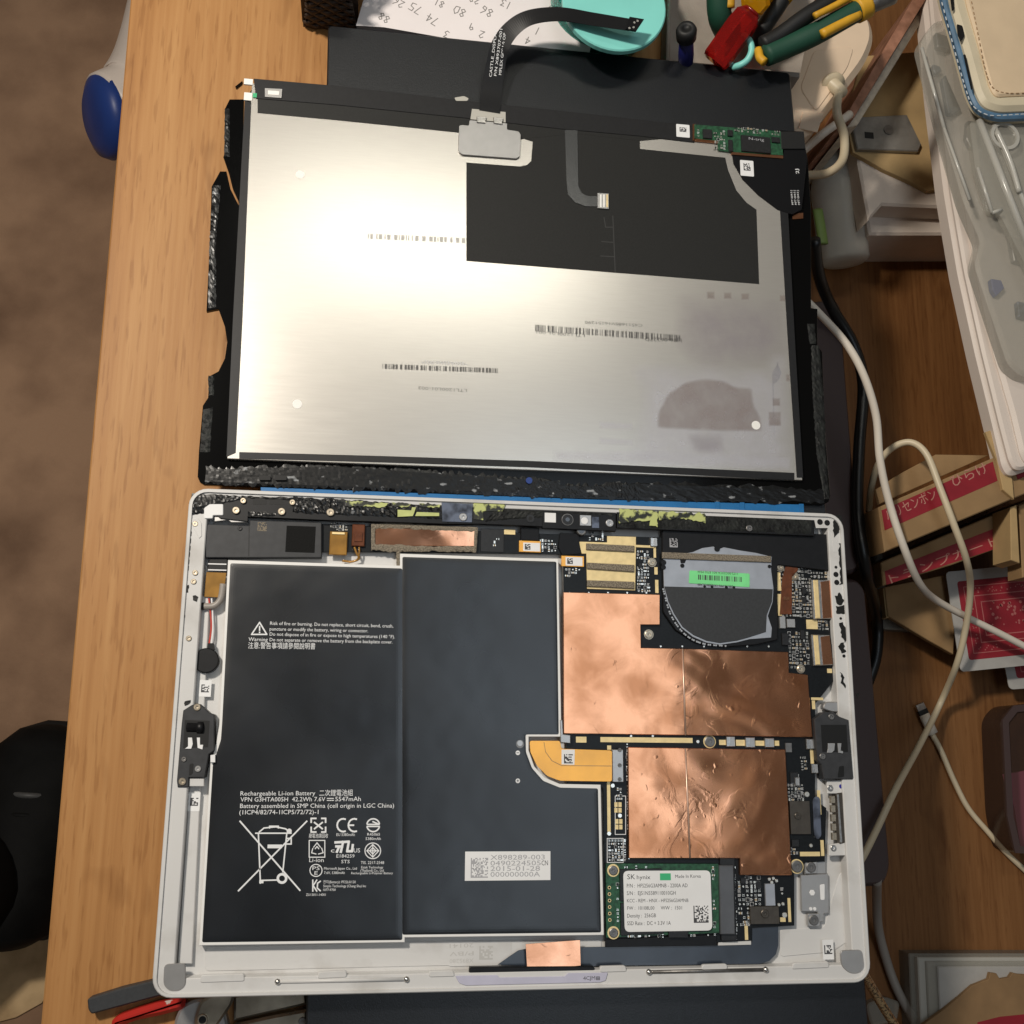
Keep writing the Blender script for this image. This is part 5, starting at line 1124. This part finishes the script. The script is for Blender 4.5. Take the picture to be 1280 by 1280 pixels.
# green handled pliers
def grip(parent, P, r, m_, name='grip', flat=1.0): return tube(name, [at(*q) for q in P], r, m_, parent, 14, 6, flat)
d = thing('pliers', 'green, black and yellow handled pliers lying across the cream appliance', 'pliers', at(1020, 40, -20), 'pliers in the bin')
grip(d, [(957, 70, 0), (985, 58, 2), (1020, 42, 6), (1060, 20, 10), (1082, 8, 12)], lambda t: 5.6 - .8 * abs(t - .4), 'rubber_green')
grip(d, [(953, 56, 1), (975, 44, 3), (1005, 22, 7), (1040, 0, 10), (1060, -12, 12)], lambda t: 4.2, 'rubber_black')
grip(d, [(1018, 20, 13), (1040, 9, 14), (1062, -3, 15)], 1.7, 'rubber_yellow', 'grip_inlay'); grip(d, [(1027, 43, 11), (1050, 31, 12), (1074, 18, 13)], 2.4, 'rubber_yellow', 'grip_inlay'); grip(d, [(948, 62, -2), (950, 72, -1), (956, 78, 0)], 2.2, 'rubber_yellow', 'grip_inlay')
grip(d, [(1070, 13, 11), (1084, 6, 12)], 6.6, 'rubber_yellow', 'grip_collar'); grip(d, [(1082, 7, 11), (1096, 2, 12), (1115, -6, 12)], 4.6, 'dull_steel', 'plier_jaw')
d = thing('pliers', 'green and yellow handled pliers standing upright behind the red screwdriver', 'pliers', at(905, 10, -20), 'pliers in the bin')
grip(d, [(908, 40, -14), (900, 20, -4), (898, -14, 4)], 6.2, 'rubber_green'); grip(d, [(912, 10, 2), (912, -14, 6)], 2.6, 'rubber_yellow', 'grip_inlay'); grip(d, [(945, 52, -16), (955, 34, -8), (975, 4, -2), (982, -14, 0)], 4.2, 'rubber_black')

# ================================================================== things at the right, on the lower bench
# cream appliance with a cable
ZR = -55
ap = thing('charger_box', 'cream plastic box with a white cable plugged into its rounded end', 'device', at(1050, 100, ZL))
base = [A2(*q, ZR) for q in ((985, 176), (975, 60), (1020, 10), (1088, 14), (1096, 44), (1085, 75), (1016, 166))]
slab2('housing', base, ZL, ZR, 'cream_plastic', ap, ch=3.5, r=9)
slab('top_panel', [(1000, 110), (1018, 62), (1068, 58), (1060, 84), (1020, 140)], ZR, ZR + .6, 'cream_plastic', ap, ch=.4, r=4)
sk = at(1041, 106, ZR); lathe('cable_boot', [(-1, 7), (.8, 7), (1.2, 4.2), (1.3, 4), (12, 3.2)], sk, (0.12, -0.62, .45), 'cable_cream', ap, 20)
s2 = sk + Vector((1.0, -6.5, 5)); tube('cable', [s2, at(1046, 140, -48), at(1055, 170, -55), at(1053, 200, -62), at(1035, 216, -72), at(1010, 219, -80), at(985, 220, -84)], 2.5, 'cable_cream', ap)
tube('cable', [at(985, 205, -90), at(1008, 185, -86), at(1030, 166, -80), at(1050, 152, -76), at(1062, 143, -80)], 2.5, 'cable_white', ap)
slab('label_plate', [(998, 160), (1004, 140), (1030, 140), (1022, 165)], ZR, ZR + .8, 'cream_plastic', ap, ch=.3)
# board standing on edge
bd = thing('brown_board', 'thin board with reddish brown edge leaning diagonally behind the phone', 'board', at(1110, 80, ZL))
for q, m_, zt in (([(1052, 154), (1144, -6), (1163, -10), (1068, 146)], 'board_edge', -84), ([(1058, 160), (1068, 146), (1163, -10), (1172, -6), (1072, 156)], 'board_core', -92)):
    slab('board_layer', q, ZL, zt, m_, bd, ch=.4)
# styrofoam block, cardboard sheet and plate on it
fo = thing('foam_block', 'white foam block with a stepped edge under the torn cardboard sheet', 'block', at(1140, 240, ZL))
slab('block_body', [(1066, 150), (1240, 140), (1240, 293), (1087, 293), (1078, 240)], ZL, -140, 'styrofoam', fo, ch=1.5)
slab('block_step', [(1066, 120), (1240, 120), (1240, 262), (1103, 256), (1086, 275), (1073, 205)], -140, -124, 'styrofoam', fo, ch=1.5)
tag(slab('cardboard_sheet', [(1058, 150), (1078, 70), (1210, 60), (1200, 240), (1180, 236), (1160, 239), (1140, 228), (1105, 212), (1066, 190)], -123.8, -120.5, 'cardboard_light', None, ch=.3), 'torn brown cardboard sheet on the white foam block', 'cardboard')
pl = thing('metal_plate', 'small grey metal plate with a round knockout on the torn cardboard', 'plate', at(1108, 166, -120))
slab('plate', [(1064, 152), (1072, 146), (1134, 143), (1152, 180), (1148, 189), (1072, 186)], -120.4, -117, 'zinc', pl, ch=.6); disc('knockout', 1111, 162, 6, -117, -116.4, 'dull_steel', pl); box('punched_hole', 1081, 165, 1092, 173, -117, -116.8, 'hole_black', pl)
for x, y in ((1151, 150), (1152, 170), (1158, 166)): pass
# translucent bottle
bo = thing('squeeze_bottle', 'frosted translucent squeeze bottle with a pink tip beside the screen', 'bottle', at(1050, 250, ZL))
a = at(1056, 330, -160); b = at(1040, 180, -150); ax = b - a
lathe('bottle_body', [(0, 6), (.8, 14), (3, 16), (ax.length * .62, 17), (ax.length * .74, 15), (ax.length * .84, 11), (ax.length * .9, 9)], a, ax, 'bottle_clear', bo, 28)
lathe('pink_tip', [(ax.length * .9, 6), (ax.length * 1.0, 5), (ax.length * 1.1, 2.5)], a, ax, 'magenta', bo, 16)
tube('green_label', [at(1022, 262, -142), at(1026, 285, -142), at(1029, 305, -142)], 3.5, 'bottle_green', bo, flat=.5)
# maroon cases under the screen edge
for i, q in enumerate(([(985, 378), (1045, 372), (1053, 382), (1078, 700), (1072, 716), (1020, 722)], [(1000, 728), (1073, 722), (1084, 736), (1116, 1085), (1108, 1108), (1020, 1112)])):
    mm = thing('maroon_case', ('dark maroon plastic case beside the screen edge' if i == 0 else 'dark maroon plastic case beside the tablet edge'), 'case', at(1050, 550 + i * 370, ZL), 'maroon cases')
    Pq = [A2(x, y, -112) for x, y in q]; Pq = [(max(x, 113), y) for x, y in Pq]
    slab2('case_body', Pq, ZL, -115, 'maroon', mm, ch=1, r=5); slab2('case_lid', inset(ccw(Pq), 1.5), -114.8, -112, 'maroon_rim', mm, ch=.8, r=5)
# cables
def cable(name, label, P, r, m_, cat='cable', group=None, **k):
    o = tube(name, [at(*q) for q in P], r, m_, None, 12, 8); return tag(o, label, cat, group)
cable('black_cable', 'thick black cable running down beside the maroon cases', [(1018, 300, -60), (1024, 345, -80), (1040, 385, -100), (1066, 430, -108), (1079, 480, -109), (1074, 560, -109), (1072, 640, -109), (1082, 710, -110), (1096, 770, -165), (1096, 815, -172), (1086, 850, -174), (1070, 885, -176), (1050, 915, -176)], 3.4, 'cable_black')
cable('white_cable', 'white cable running from the screen edge across the boxes to the right', [(1000, 368, -62), (1026, 394, -60), (1058, 430, -58), (1080, 470, -60), (1095, 520, -66), (1100, 575, -72), (1112, 630, -78), (1132, 690, -84), (1150, 730, -100), (1170, 750, -118), (1210, 772, -130), (1250, 792, -134), (1300, 818, -138)], 2.1, 'cable_white')
cable('cream_cable', 'cream cable looping over the red printed boxes and back under the tablet', [(1086, 640, -130), (1089, 610, -118), (1098, 580, -105), (1115, 560, -95), (1138, 553, -88), (1158, 568, -84), (1175, 610, -80), (1192, 655, -80), (1208, 700, -90), (1213, 735, -110), (1208, 780, -125), (1196, 830, -138), (1175, 880, -165), (1150, 930, -142), (1120, 985, -110), (1098, 1032, -104), (1078, 1072, -100), (1060, 1100, -100)], 1.9, 'cable_cream')
lc = thing('charging_cable', 'white charging cable whose bare plug lies under the cream cable', 'cable', at(1155, 900, ZL))
cp = [(1157, 900), (1162, 912), (1176, 938), (1192, 975), (1210, 1010), (1235, 1040), (1260, 1068), (1300, 1105)]
tube('cable', [at(*q, -177.5) for q in cp[1:]], 1.7, 'cable_cream', lc)
pa_, pb_ = at(1155, 893, -176.5), at(1166, 917, -176.5); tube('plug_housing', [pa_, pb_], 3.4, 'cable_white', lc, 12, 2, .75)
u_ = (pa_ - pb_).normalized(); s_ = Vector((-u_.y, u_.x, 0)); slab2('plug_contact', [tuple((pa_ + s_ * 3 * i + u_ * 7 * j)[:2]) for i, j in ((-1, 0), (1, 0), (1, 1), (-1, 1))], -177.3, -175.8, 'steel', lc, ch=.2); slab2('plug_collar', [tuple((pa_ + s_ * 3.1 * i + u_ * 3 * j)[:2]) for i, j in ((-1, 0), (1, 0), (1, 1), (-1, 1))], -177.4, -175.6, 'rubber_black', lc)
cable('grey_cable', 'grey cable running down from the maroon case below the tablet corner', [(1096, 1100, -113), (1096, 1125, -150), (1098, 1160, -170), (1108, 1200, -176), (1122, 1238, -176), (1142, 1275, -176), (1160, 1310, -176)], 2.6, 'cable_grey')
V, F = tube_data([at(*q) for q in ((1078, 1215, -60), (1090, 1235, -70), (1106, 1262, -80), (1124, 1292, -90), (1140, 1330, -100))], 2.3, 12, 24)
tag(build('braided_cable', V, F, 'gold_braid', None, True), 'gold braided cable coming out below the tablet corner', 'cable')
tag(slab('clear_bag', [(1083, 1256), (1106, 1246), (1126, 1253), (1122, 1278), (1090, 1284)], ZL, ZL + 6, 'clear_case', None, ch=1, r=3), 'small clear plastic bag beside the gold braided cable', 'bag')

# cartons with red print
def carton(name, label, quad, zt, zb, strip, txt, flaps, group):
    t = thing(name, label, 'box', at(*[sum(q[i] for q in quad) / 4 for i in (0, 1)], zb), group)
    slab('carton_body', quad, zb, zt, 'cardboard', t, ch=.6)
    rp = slab('red_print', strip, zt, zt + .15, 'red_print', t)
    for s_, A, B, h in txt: text(s_, A, B, h, zt + .15, 'pale_print', t)
    for q, z0, z1, m_ in flaps: slab('flap', q, z0, z1, m_, t, ch=.4)
    return t
carton('carton', 'upper long cardboard carton with a red printed stripe under the cream cable loop', [(1098, 634), (1340, 530), (1352, 588), (1106, 690)], -92, ZL, [(1102, 638), (1241, 577), (1247, 601), (1106, 663)],
       [('ハリセンボン', (1110, 650), (1172, 622), 11), ('ひらけ', (1192, 608), (1236, 589), 11)], [([(1095, 612), (1122, 594), (1170, 568), (1236, 569), (1100, 630)], -106, -103, 'cardboard'), ([(1232, 540), (1241, 537), (1254, 570), (1266, 600), (1268, 624), (1254, 612), (1246, 575)], -92, -89.5, 'cardboard_light'), ([(1264, 574), (1340, 541), (1348, 566), (1272, 600)], -92, -91.8, 'red_print')], 'cartons with red print')
carton('carton', 'lower long cardboard carton with a red stripe, torn open above the playing cards', [(1101, 703), (1340, 602), (1350, 648), (1190, 706), (1104, 732)], -118, ZL, [(1106, 714), (1252, 657), (1256, 682), (1108, 731)],
       [('トランプカード', (1114, 729), (1250, 679), 9)], [([(1106, 734), (1195, 716), (1192, 818), (1160, 800), (1120, 776), (1110, 770)], -160, -156, 'cardboard'), ([(1104, 735), (1110, 734), (1114, 772), (1108, 772)], ZL, -157, 'cardboard_light'), ([(1263, 634), (1271, 631), (1275, 704), (1264, 700)], -118, -100, 'cardboard_light'), ([(1274, 632), (1340, 606), (1340, 720), (1278, 722)], -118, -104, 'cardboard')], 'cartons with red print')
tag(slab('clear_folder', [(1090, 640), (1100, 640), (1112, 770), (1160, 782), (1165, 790), (1100, 786)], ZL, ZL + 10, 'clear_case', None, ch=1), 'clear plastic case under the torn carton flap', 'case')
# playing cards
def card(label, quad, z, full):
    t = thing('playing_card', label, 'playing card', at(*quad[0], ZL), 'red backed playing cards')
    slab('card', quad, z - .6, z, 'card_white', t, r=3)
    def inner(f0):
        cx = sum(q[0] for q in quad) / 4; cy = sum(q[1] for q in quad) / 4
        P_ = [Vector(A2(*q, z)) for q in quad]; return [tuple(p) for p in inset(ccw([tuple(p) for p in P_]), f0)]
    slab2('red_back', inner(6.5), z, z + .1, 'red_print', t, r=2)
    for k_, f0, w in ((0, 10, .5), (1, 16, .6), (2, 20, .6)):
        a_ = inner(f0); b_ = inner(f0 + w); ring('printed_frame', a_, b_, z + .1, z + .15, 'card_pink', t)
    rnd = random.Random(5); D = []
    qi = inner(22); x0 = min(p[0] for p in qi); x1 = max(p[0] for p in qi); y0 = min(p[1] for p in qi); y1 = max(p[1] for p in qi)
    for _ in range(70): 
        cx_, cy_ = rnd.uniform(x0 + 4, x1 - 4), rnd.uniform(y0 + 4, y1 - 4); D.append(([(x, y, z + .14) for x, y in circle((cx_, cy_), rnd.uniform(.4, 1.1), 7)], [tuple(range(7))]))
    for _ in range(160):
        s_ = rnd.random(); e = rnd.randrange(4); qo = inner(13); a_, b_ = Vector(qo[e]), Vector(qo[(e + 1) % 4]); p = a_ + (b_ - a_) * s_ + Vector((rnd.uniform(-1.6, 1.6), rnd.uniform(-1.6, 1.6))); D.append(([(x, y, z + .14) for x, y in circle(p, rnd.uniform(.3, .6), 6)], [tuple(range(6))]))
    join('printed_ornament', D, 'card_pink', t)
card('red backed playing card lying on another under the cables', [(1182, 715), (1360, 698), (1378, 822), (1201, 840)], -150, True)
card('red backed playing card partly hidden under the other, right edge', [(1249, 800), (1400, 790), (1420, 850), (1262, 862)], -164, False)
tag(slab('card_box', [(1190, 725), (1360, 708), (1370, 800), (1205, 812)], ZL, -165, 'cardboard_dark', None, ch=1), 'dark box under the red playing cards', 'box')
# white tray with the clear case and the phone
ZW = -78
tr = thing('white_tray', 'large white plastic tray with a stepped rim at the right edge', 'tray', at(1240, 400, ZL))
edge = [(1150, -60), (1158, 20), (1168, 120), (1183, 240), (1200, 340), (1222, 440), (1244, 530), (1256, 582), (1262, 592), (1270, 593), (1420, 540), (1420, -60)]
slab('tray_rim', edge, ZW - 17.8, ZW - 6, 'white_plastic', tr, ch=3, r=4)
slab('tray_wall', [(x + 7, y - (0 if y < 560 else 6)) for x, y in edge], ZW - 6, ZW - 3, 'white_plastic', tr, ch=1.5, r=4)
slab('tray_top', [(x + 22, y - (0 if y < 520 else 14)) for x, y in edge], ZW - 3, ZW, 'white_plastic', tr, ch=2, r=6)
slab('tray_foot', [(x + 175, y - (0 if y < 500 else 60)) if x < 1400 else (1620, y) for x, y in edge], ZL, ZW - 18, 'white_plastic', tr)
cc = thing('clear_parts_case', 'clear plastic parts case lying on the white tray beside the phone', 'case', at(1230, 200, ZW))
ZX = ZW + 16
slab('case_tray', [(1152, 52), (1168, 26), (1420, -40), (1420, 480), (1280, 470), (1262, 455), (1220, 330), (1228, 300), (1206, 250), (1180, 160)], ZW + .2, ZX - 6, 'clear_case', cc, ch=2, r=4)
slab('case_lid', [(1214, 150), (1420, 130), (1420, 400), (1330, 420), (1252, 265), (1240, 266), (1222, 212)], ZX - 5.8, ZX, 'clear_case', cc, ch=2, r=3)
for a, b, w in (((1224, 150), (1290, 320), 3), ((1240, 150), (1302, 310), 2.2), ((1222, 210), (1240, 266), 1.6), ((1240, 266), (1252, 262), 1.6), ((1152, 60), (1180, 160), 1.6), ((1180, 160), (1212, 250), 1.4)): tube('case_ridge', [at(*a, ZX), at(*b, ZX)], w * .7, 'clear_rim', cc, n=2, sides=8)
for q, m_ in (([(1178, 98), (1182, 93), (1192, 132), (1202, 136), (1192, 142), (1186, 141)], 'shield_grey'), ([(1166, 80), (1175, 82), (1178, 88), (1170, 92), (1167, 88)], 'shield_grey'), ([(1170, 40), (1186, 45), (1187, 62), (1172, 58)], 'zinc'), ([(1239, 348), (1252, 350), (1256, 360), (1246, 370), (1241, 362)], 'cap_blue'), ([(1262, 292), (1276, 300), (1280, 330), (1268, 326)], 'zinc'), ([(1272, 376), (1290, 380), (1290, 398), (1274, 396)], 'foil_blue'), ([(1210, 150), (1222, 152), (1226, 178), (1214, 184), (1208, 172)], 'dull_steel')):
    slab('stored_part', q, ZW + .4, ZW + 4, m_, cc, ch=.5, r=.8)
cR = at(1256, 170, ZX + 1); ring('loop', circle((cR.x, cR.y), 9, 28), circle((cR.x, cR.y), 7, 28), ZX, ZX + 1.6, 'clear_rim', cc); tube('case_pin', [at(1246, 165, ZX + 2), at(1262, 200, ZX + 2), at(1274, 240, ZX + 2)], 1.6, 'clear_rim', cc)
ZH = ZX + 14
ph = thing('phone_case', 'phone in a cream leather case with a blue stitched edge, top right', 'phone', at(1240, 60, ZX))
def pcase(d, z): return [A2(x, y, z) for x, y in ((1170 + d, -60), (1178 + d, 0), (1196 + d, 60), (1212 + d * .9, 118 - d * .3), (1222 + d * .8, 138 - d * .6), (1246 + d * .4, 149 - d), (1420, 142 - d), (1420, -60))]
slab2('lower_cover', pcase(-2, ZX + 4), ZX + .2, ZX + 4, 'leather_pale', ph, ch=.8, r=6); slab2('blue_edge', pcase(1, ZX + 8), ZX + 4, ZX + 8, 'leather_blue', ph, ch=1.2, r=6)
slab2('body', pcase(12, ZH - 2), ZX + 8, ZH - 2, 'leather_pale', ph, ch=2.5, r=8); slab2('upper_cover', pcase(30, ZH), ZH - 2, ZH, 'leather_cream', ph, ch=1.2, r=9)
rim = [(1186, 0), (1202, 60), (1217, 112), (1226, 131), (1246, 142), (1280, 141), (1300, 140)]
cen = [(1212, -10), (1216, 10), (1224, 50), (1231, 85), (1240, 108), (1256, 116), (1290, 116)]
def stitch(P_, z, m_, step, ln):
    C_ = spline([at(*q, z) for q in P_], 20); acc = 0; D = []; last = C_[0]
    nxt = 0
    for i in range(1, len(C_)):
        acc += (C_[i] - C_[i - 1]).length
        if acc >= nxt:
            u = (C_[i] - C_[i - 1]).normalized(); V_, F_ = tube_data([C_[i] - u * ln / 2, C_[i] + u * ln / 2], .32, 6, 1); D.append((V_, F_)); nxt = acc + step
    return join('stitching', D, m_, ph)
stitch(cen, ZH + .05, 'thread', 3.0, 1.7); stitch([(x - 9, y + 2) for x, y in rim], ZX + 8.05, 'thread_white', 3.4, 2.2)
for q in ([(1196, 30), (1203, 32), (1206, 45), (1201, 52), (1197, 44)], [(1204, 68), (1207, 68), (1216, 110), (1214, 113)], [(1187, -6), (1192, -6), (1193, 12), (1190, 14)]): slab('button_cutout', q, ZH - 2, ZH - 1.85, 'hole_black', ph, r=.8)
# smoke brown box with pink paper
sb = thing('smoky_box', 'smoky brown clear box with pink paper in it, right edge', 'box', at(1270, 970, ZL))
slab('pink_paper', [(1256, 968), (1330, 955), (1330, 1060), (1276, 1062), (1268, 1010)], ZL + .3, ZL + 3, 'pink_paper', sb)
slab('box_shell', [(1252, 900), (1266, 882), (1330, 876), (1330, 1070), (1268, 1066), (1258, 1020)], ZL, ZL + 22, 'brown_clear', sb, ch=2, r=5)
ring('box_rim', [A2(x, y, ZL + 22.5) for x, y in ((1252, 900), (1266, 882), (1330, 876), (1330, 1070), (1268, 1066), (1258, 1020))], inset(ccw([A2(x, y, ZL + 22.5) for x, y in ((1252, 900), (1266, 882), (1330, 876), (1330, 1070), (1268, 1066), (1258, 1020))]), 4) if area2([A2(x, y, 0) for x, y in ((1252, 900), (1266, 882), (1330, 876), (1330, 1070))]) > 0 else list(reversed(inset(ccw([A2(x, y, ZL + 22.5) for x, y in ((1252, 900), (1266, 882), (1330, 876), (1330, 1070), (1268, 1066), (1258, 1020))]), 4))), ZL + 22.1, ZL + 23.5, 'maroon_rim', sb)
# clear card tray bottom right with torn carton on it
ct = thing('clear_tray', 'clear plastic tray with white paper inside at the bottom right', 'tray', at(1220, 1240, ZL))
for d_, z0, z1, m_ in ((0, 0, 12, 'clear_case'), (11, 12, 16, 'clear_rim'), (22, 16, 18, 'clear_case'), (36, 18, 19, 'card_white')):
    slab('tray_layer', [(1136 + d_, 1192 + d_ * .45), (1340, 1192 + d_ * .45), (1340, 1400), (1146 + d_, 1400)], ZL + z0, ZL + z1, m_, ct, ch=.6)
tc_ = thing('torn_carton', 'torn brown cardboard with a red corner lying on the clear tray', 'cardboard', at(1240, 1260, ZL + 19))
slab('torn_sheet', [(1150, 1284), (1180, 1262), (1200, 1246), (1216, 1232), (1236, 1224), (1238, 1216), (1246, 1217), (1250, 1224), (1262, 1222), (1266, 1216), (1274, 1218), (1340, 1222), (1340, 1400), (1150, 1400)], ZL + 19.2, ZL + 22, 'cardboard_dark', tc_, ch=.3)
slab('red_print', [(1222, 1278), (1250, 1271), (1340, 1262), (1340, 1400), (1222, 1400)], ZL + 22, ZL + 22.2, 'red_print', tc_)

# ================================================================== tools at the lower left, on the bench
tag(slab('pry_bar', [(109, 1249), (150, 1236), (200, 1224), (240, 1216), (242, 1238), (196, 1246), (114, 1268), (110, 1262)], ZB, ZB + 6, 'fan_dark', None, ch=.6, r=.8), 'flat dark grey pry bar sticking out under the tablet corner', 'tool')
pz = thing('old_pliers', 'old steel pliers with worn red handles below the tablet', 'pliers', at(250, 1270, ZB))
slab('red_handle', [(138, 1284), (139, 1276), (148, 1270), (170, 1262), (196, 1254), (232, 1248), (230, 1262), (200, 1270), (170, 1276), (150, 1284)], ZB, ZB + 7, 'red_paint', pz, ch=1.5, r=1.2)
slab('lower_jaw', [(216, 1300), (218, 1275), (226, 1258), (242, 1250), (262, 1248), (280, 1262), (290, 1300)], ZB, ZB + 6, 'silver_grey', pz, ch=1.0, r=2)
slab('upper_jaw', [(242, 1300), (243, 1272), (250, 1252), (262, 1244), (294, 1240), (290, 1256), (272, 1282), (262, 1300)], ZB + 6, ZB + 10, 'plier_steel', pz, ch=1.0, r=2)
slab('blade', [(292, 1244), (382, 1236), (384, 1256), (340, 1266), (292, 1277)], ZB, ZB + 6, 'plier_steel', pz, ch=1.0)
slab('blade', [(280, 1300), (294, 1280), (340, 1270), (384, 1262), (384, 1300)], ZB, ZB + 7, 'plier_steel', pz, ch=1.0)
dp = disc('pivot', 253, 1275, 7, ZB + 10, ZB + 11, 'brass', pz, ch=.3); disc('pivot_hole', 253, 1275, 4.6, ZB + 11, ZB + 11.1, 'hole_black', pz); disc('pivot', 378, 1277, 5, ZB + 7, ZB + 7.5, 'dull_steel', pz, ch=.2)

# ================================================================== below the bench edge, on the floor
# black shoe
sh = thing('shoe', 'black shoe on the floor beside the bench at the lower left', 'shoe', at(30, 1040, ZF))
toe = at(62, 905, ZF + 40); heel = at(20, 1170, ZF + 40); ax = (heel - toe); LN = ax.length; u = ax.normalized(); s = Vector((-u.y, u.x, 0))
def loft(name, secs, m_, par):
    V = []; F = []; n_ = 20
    for (t, w, h, zc) in secs:
        c_ = toe + u * (t * LN)
        for k_ in range(n_):
            a_ = 2 * math.pi * k_ / n_; V.append(c_ + s * (w * math.cos(a_)) + Vector((0, 0, zc - toe.z + h * math.sin(a_))))
    for i in range(len(secs) - 1):
        for k_ in range(n_):
            j = (k_ + 1) % n_; F.append((i * n_ + k_, i * n_ + j, (i + 1) * n_ + j, (i + 1) * n_ + k_))
    F.append(tuple(range(n_))); F.append(tuple((len(secs) - 1) * n_ + k_ for k_ in reversed(range(n_))))
    return build(name, V, F, m_, par, True)
loft('upper', [(0, 8, 6, ZF + 26), (.03, 30, 18, ZF + 30), (.12, 48, 27, ZF + 34), (.28, 56, 34, ZF + 38), (.5, 54, 46, ZF + 50), (.75, 50, 58, ZF + 62), (.95, 42, 62, ZF + 66), (1.02, 20, 40, ZF + 60)], 'shoe_black', sh)
loft('sole', [(-.02, 10, 4, ZF + 10), (.03, 36, 9, ZF + 10), (.15, 54, 9, ZF + 10), (.35, 61, 9, ZF + 10), (.7, 55, 9, ZF + 10), (.98, 46, 9, ZF + 10), (1.04, 20, 6, ZF + 10)], 'rubber_black', sh)
for k_ in range(4):
    c_ = toe + u * (LN * (.34 + .09 * k_)); z_ = ZF + 76 + k_ * 8
    tube('lace', [c_ - s * 30 + Vector((0, 0, z_ - 14 - toe.z)), c_ + Vector((0, 0, z_ + 2 - toe.z)), c_ + s * 30 + Vector((0, 0, z_ - 14 - toe.z))], 3.0, 'shoe_grey' if k_ == 0 else 'shoe_black', sh)
# trouser leg
lathe('trouser_leg', [(0, 60), (40, 64), (120, 70), (260, 74)], toe + u * (LN * .82) + Vector((-30, 10, 40)), (-.62, -.1, .8), 'shoe_black', sh, 24)
# white and blue appliance under the bench
wb = thing('floor_fan_foot', 'white plastic housing with a round blue end under the bench edge', 'appliance', at(150, 90, ZF))
ca_ = at(134, 146, -430)
lathe('blue_end', [(-14, 1), (-13, 24), (-8, 34), (0, 37), (2, 36)], ca_, (0.80, 0.36, -0.42), 'cap_blue', wb, 32)
V, F = tube_data([ca_ + Vector((2, 2, -2)), ca_ + Vector((26, 24, -12)), ca_ + Vector((40, 80, -20)), ca_ + Vector((50, 220, -20))], lambda q: 37 + 6 * math.sin(3.1 * q), 24, 8)
build('white_housing', V, F, 'white_plastic', wb, True)
lathe('stand', [(0, 60), (8, 58), (14, 24), (ca_.z - ZF - 10, 20)], (ca_.x + 44, ca_.y + 150, ZF), (0, 0, 1), 'white_plastic', wb, 24)
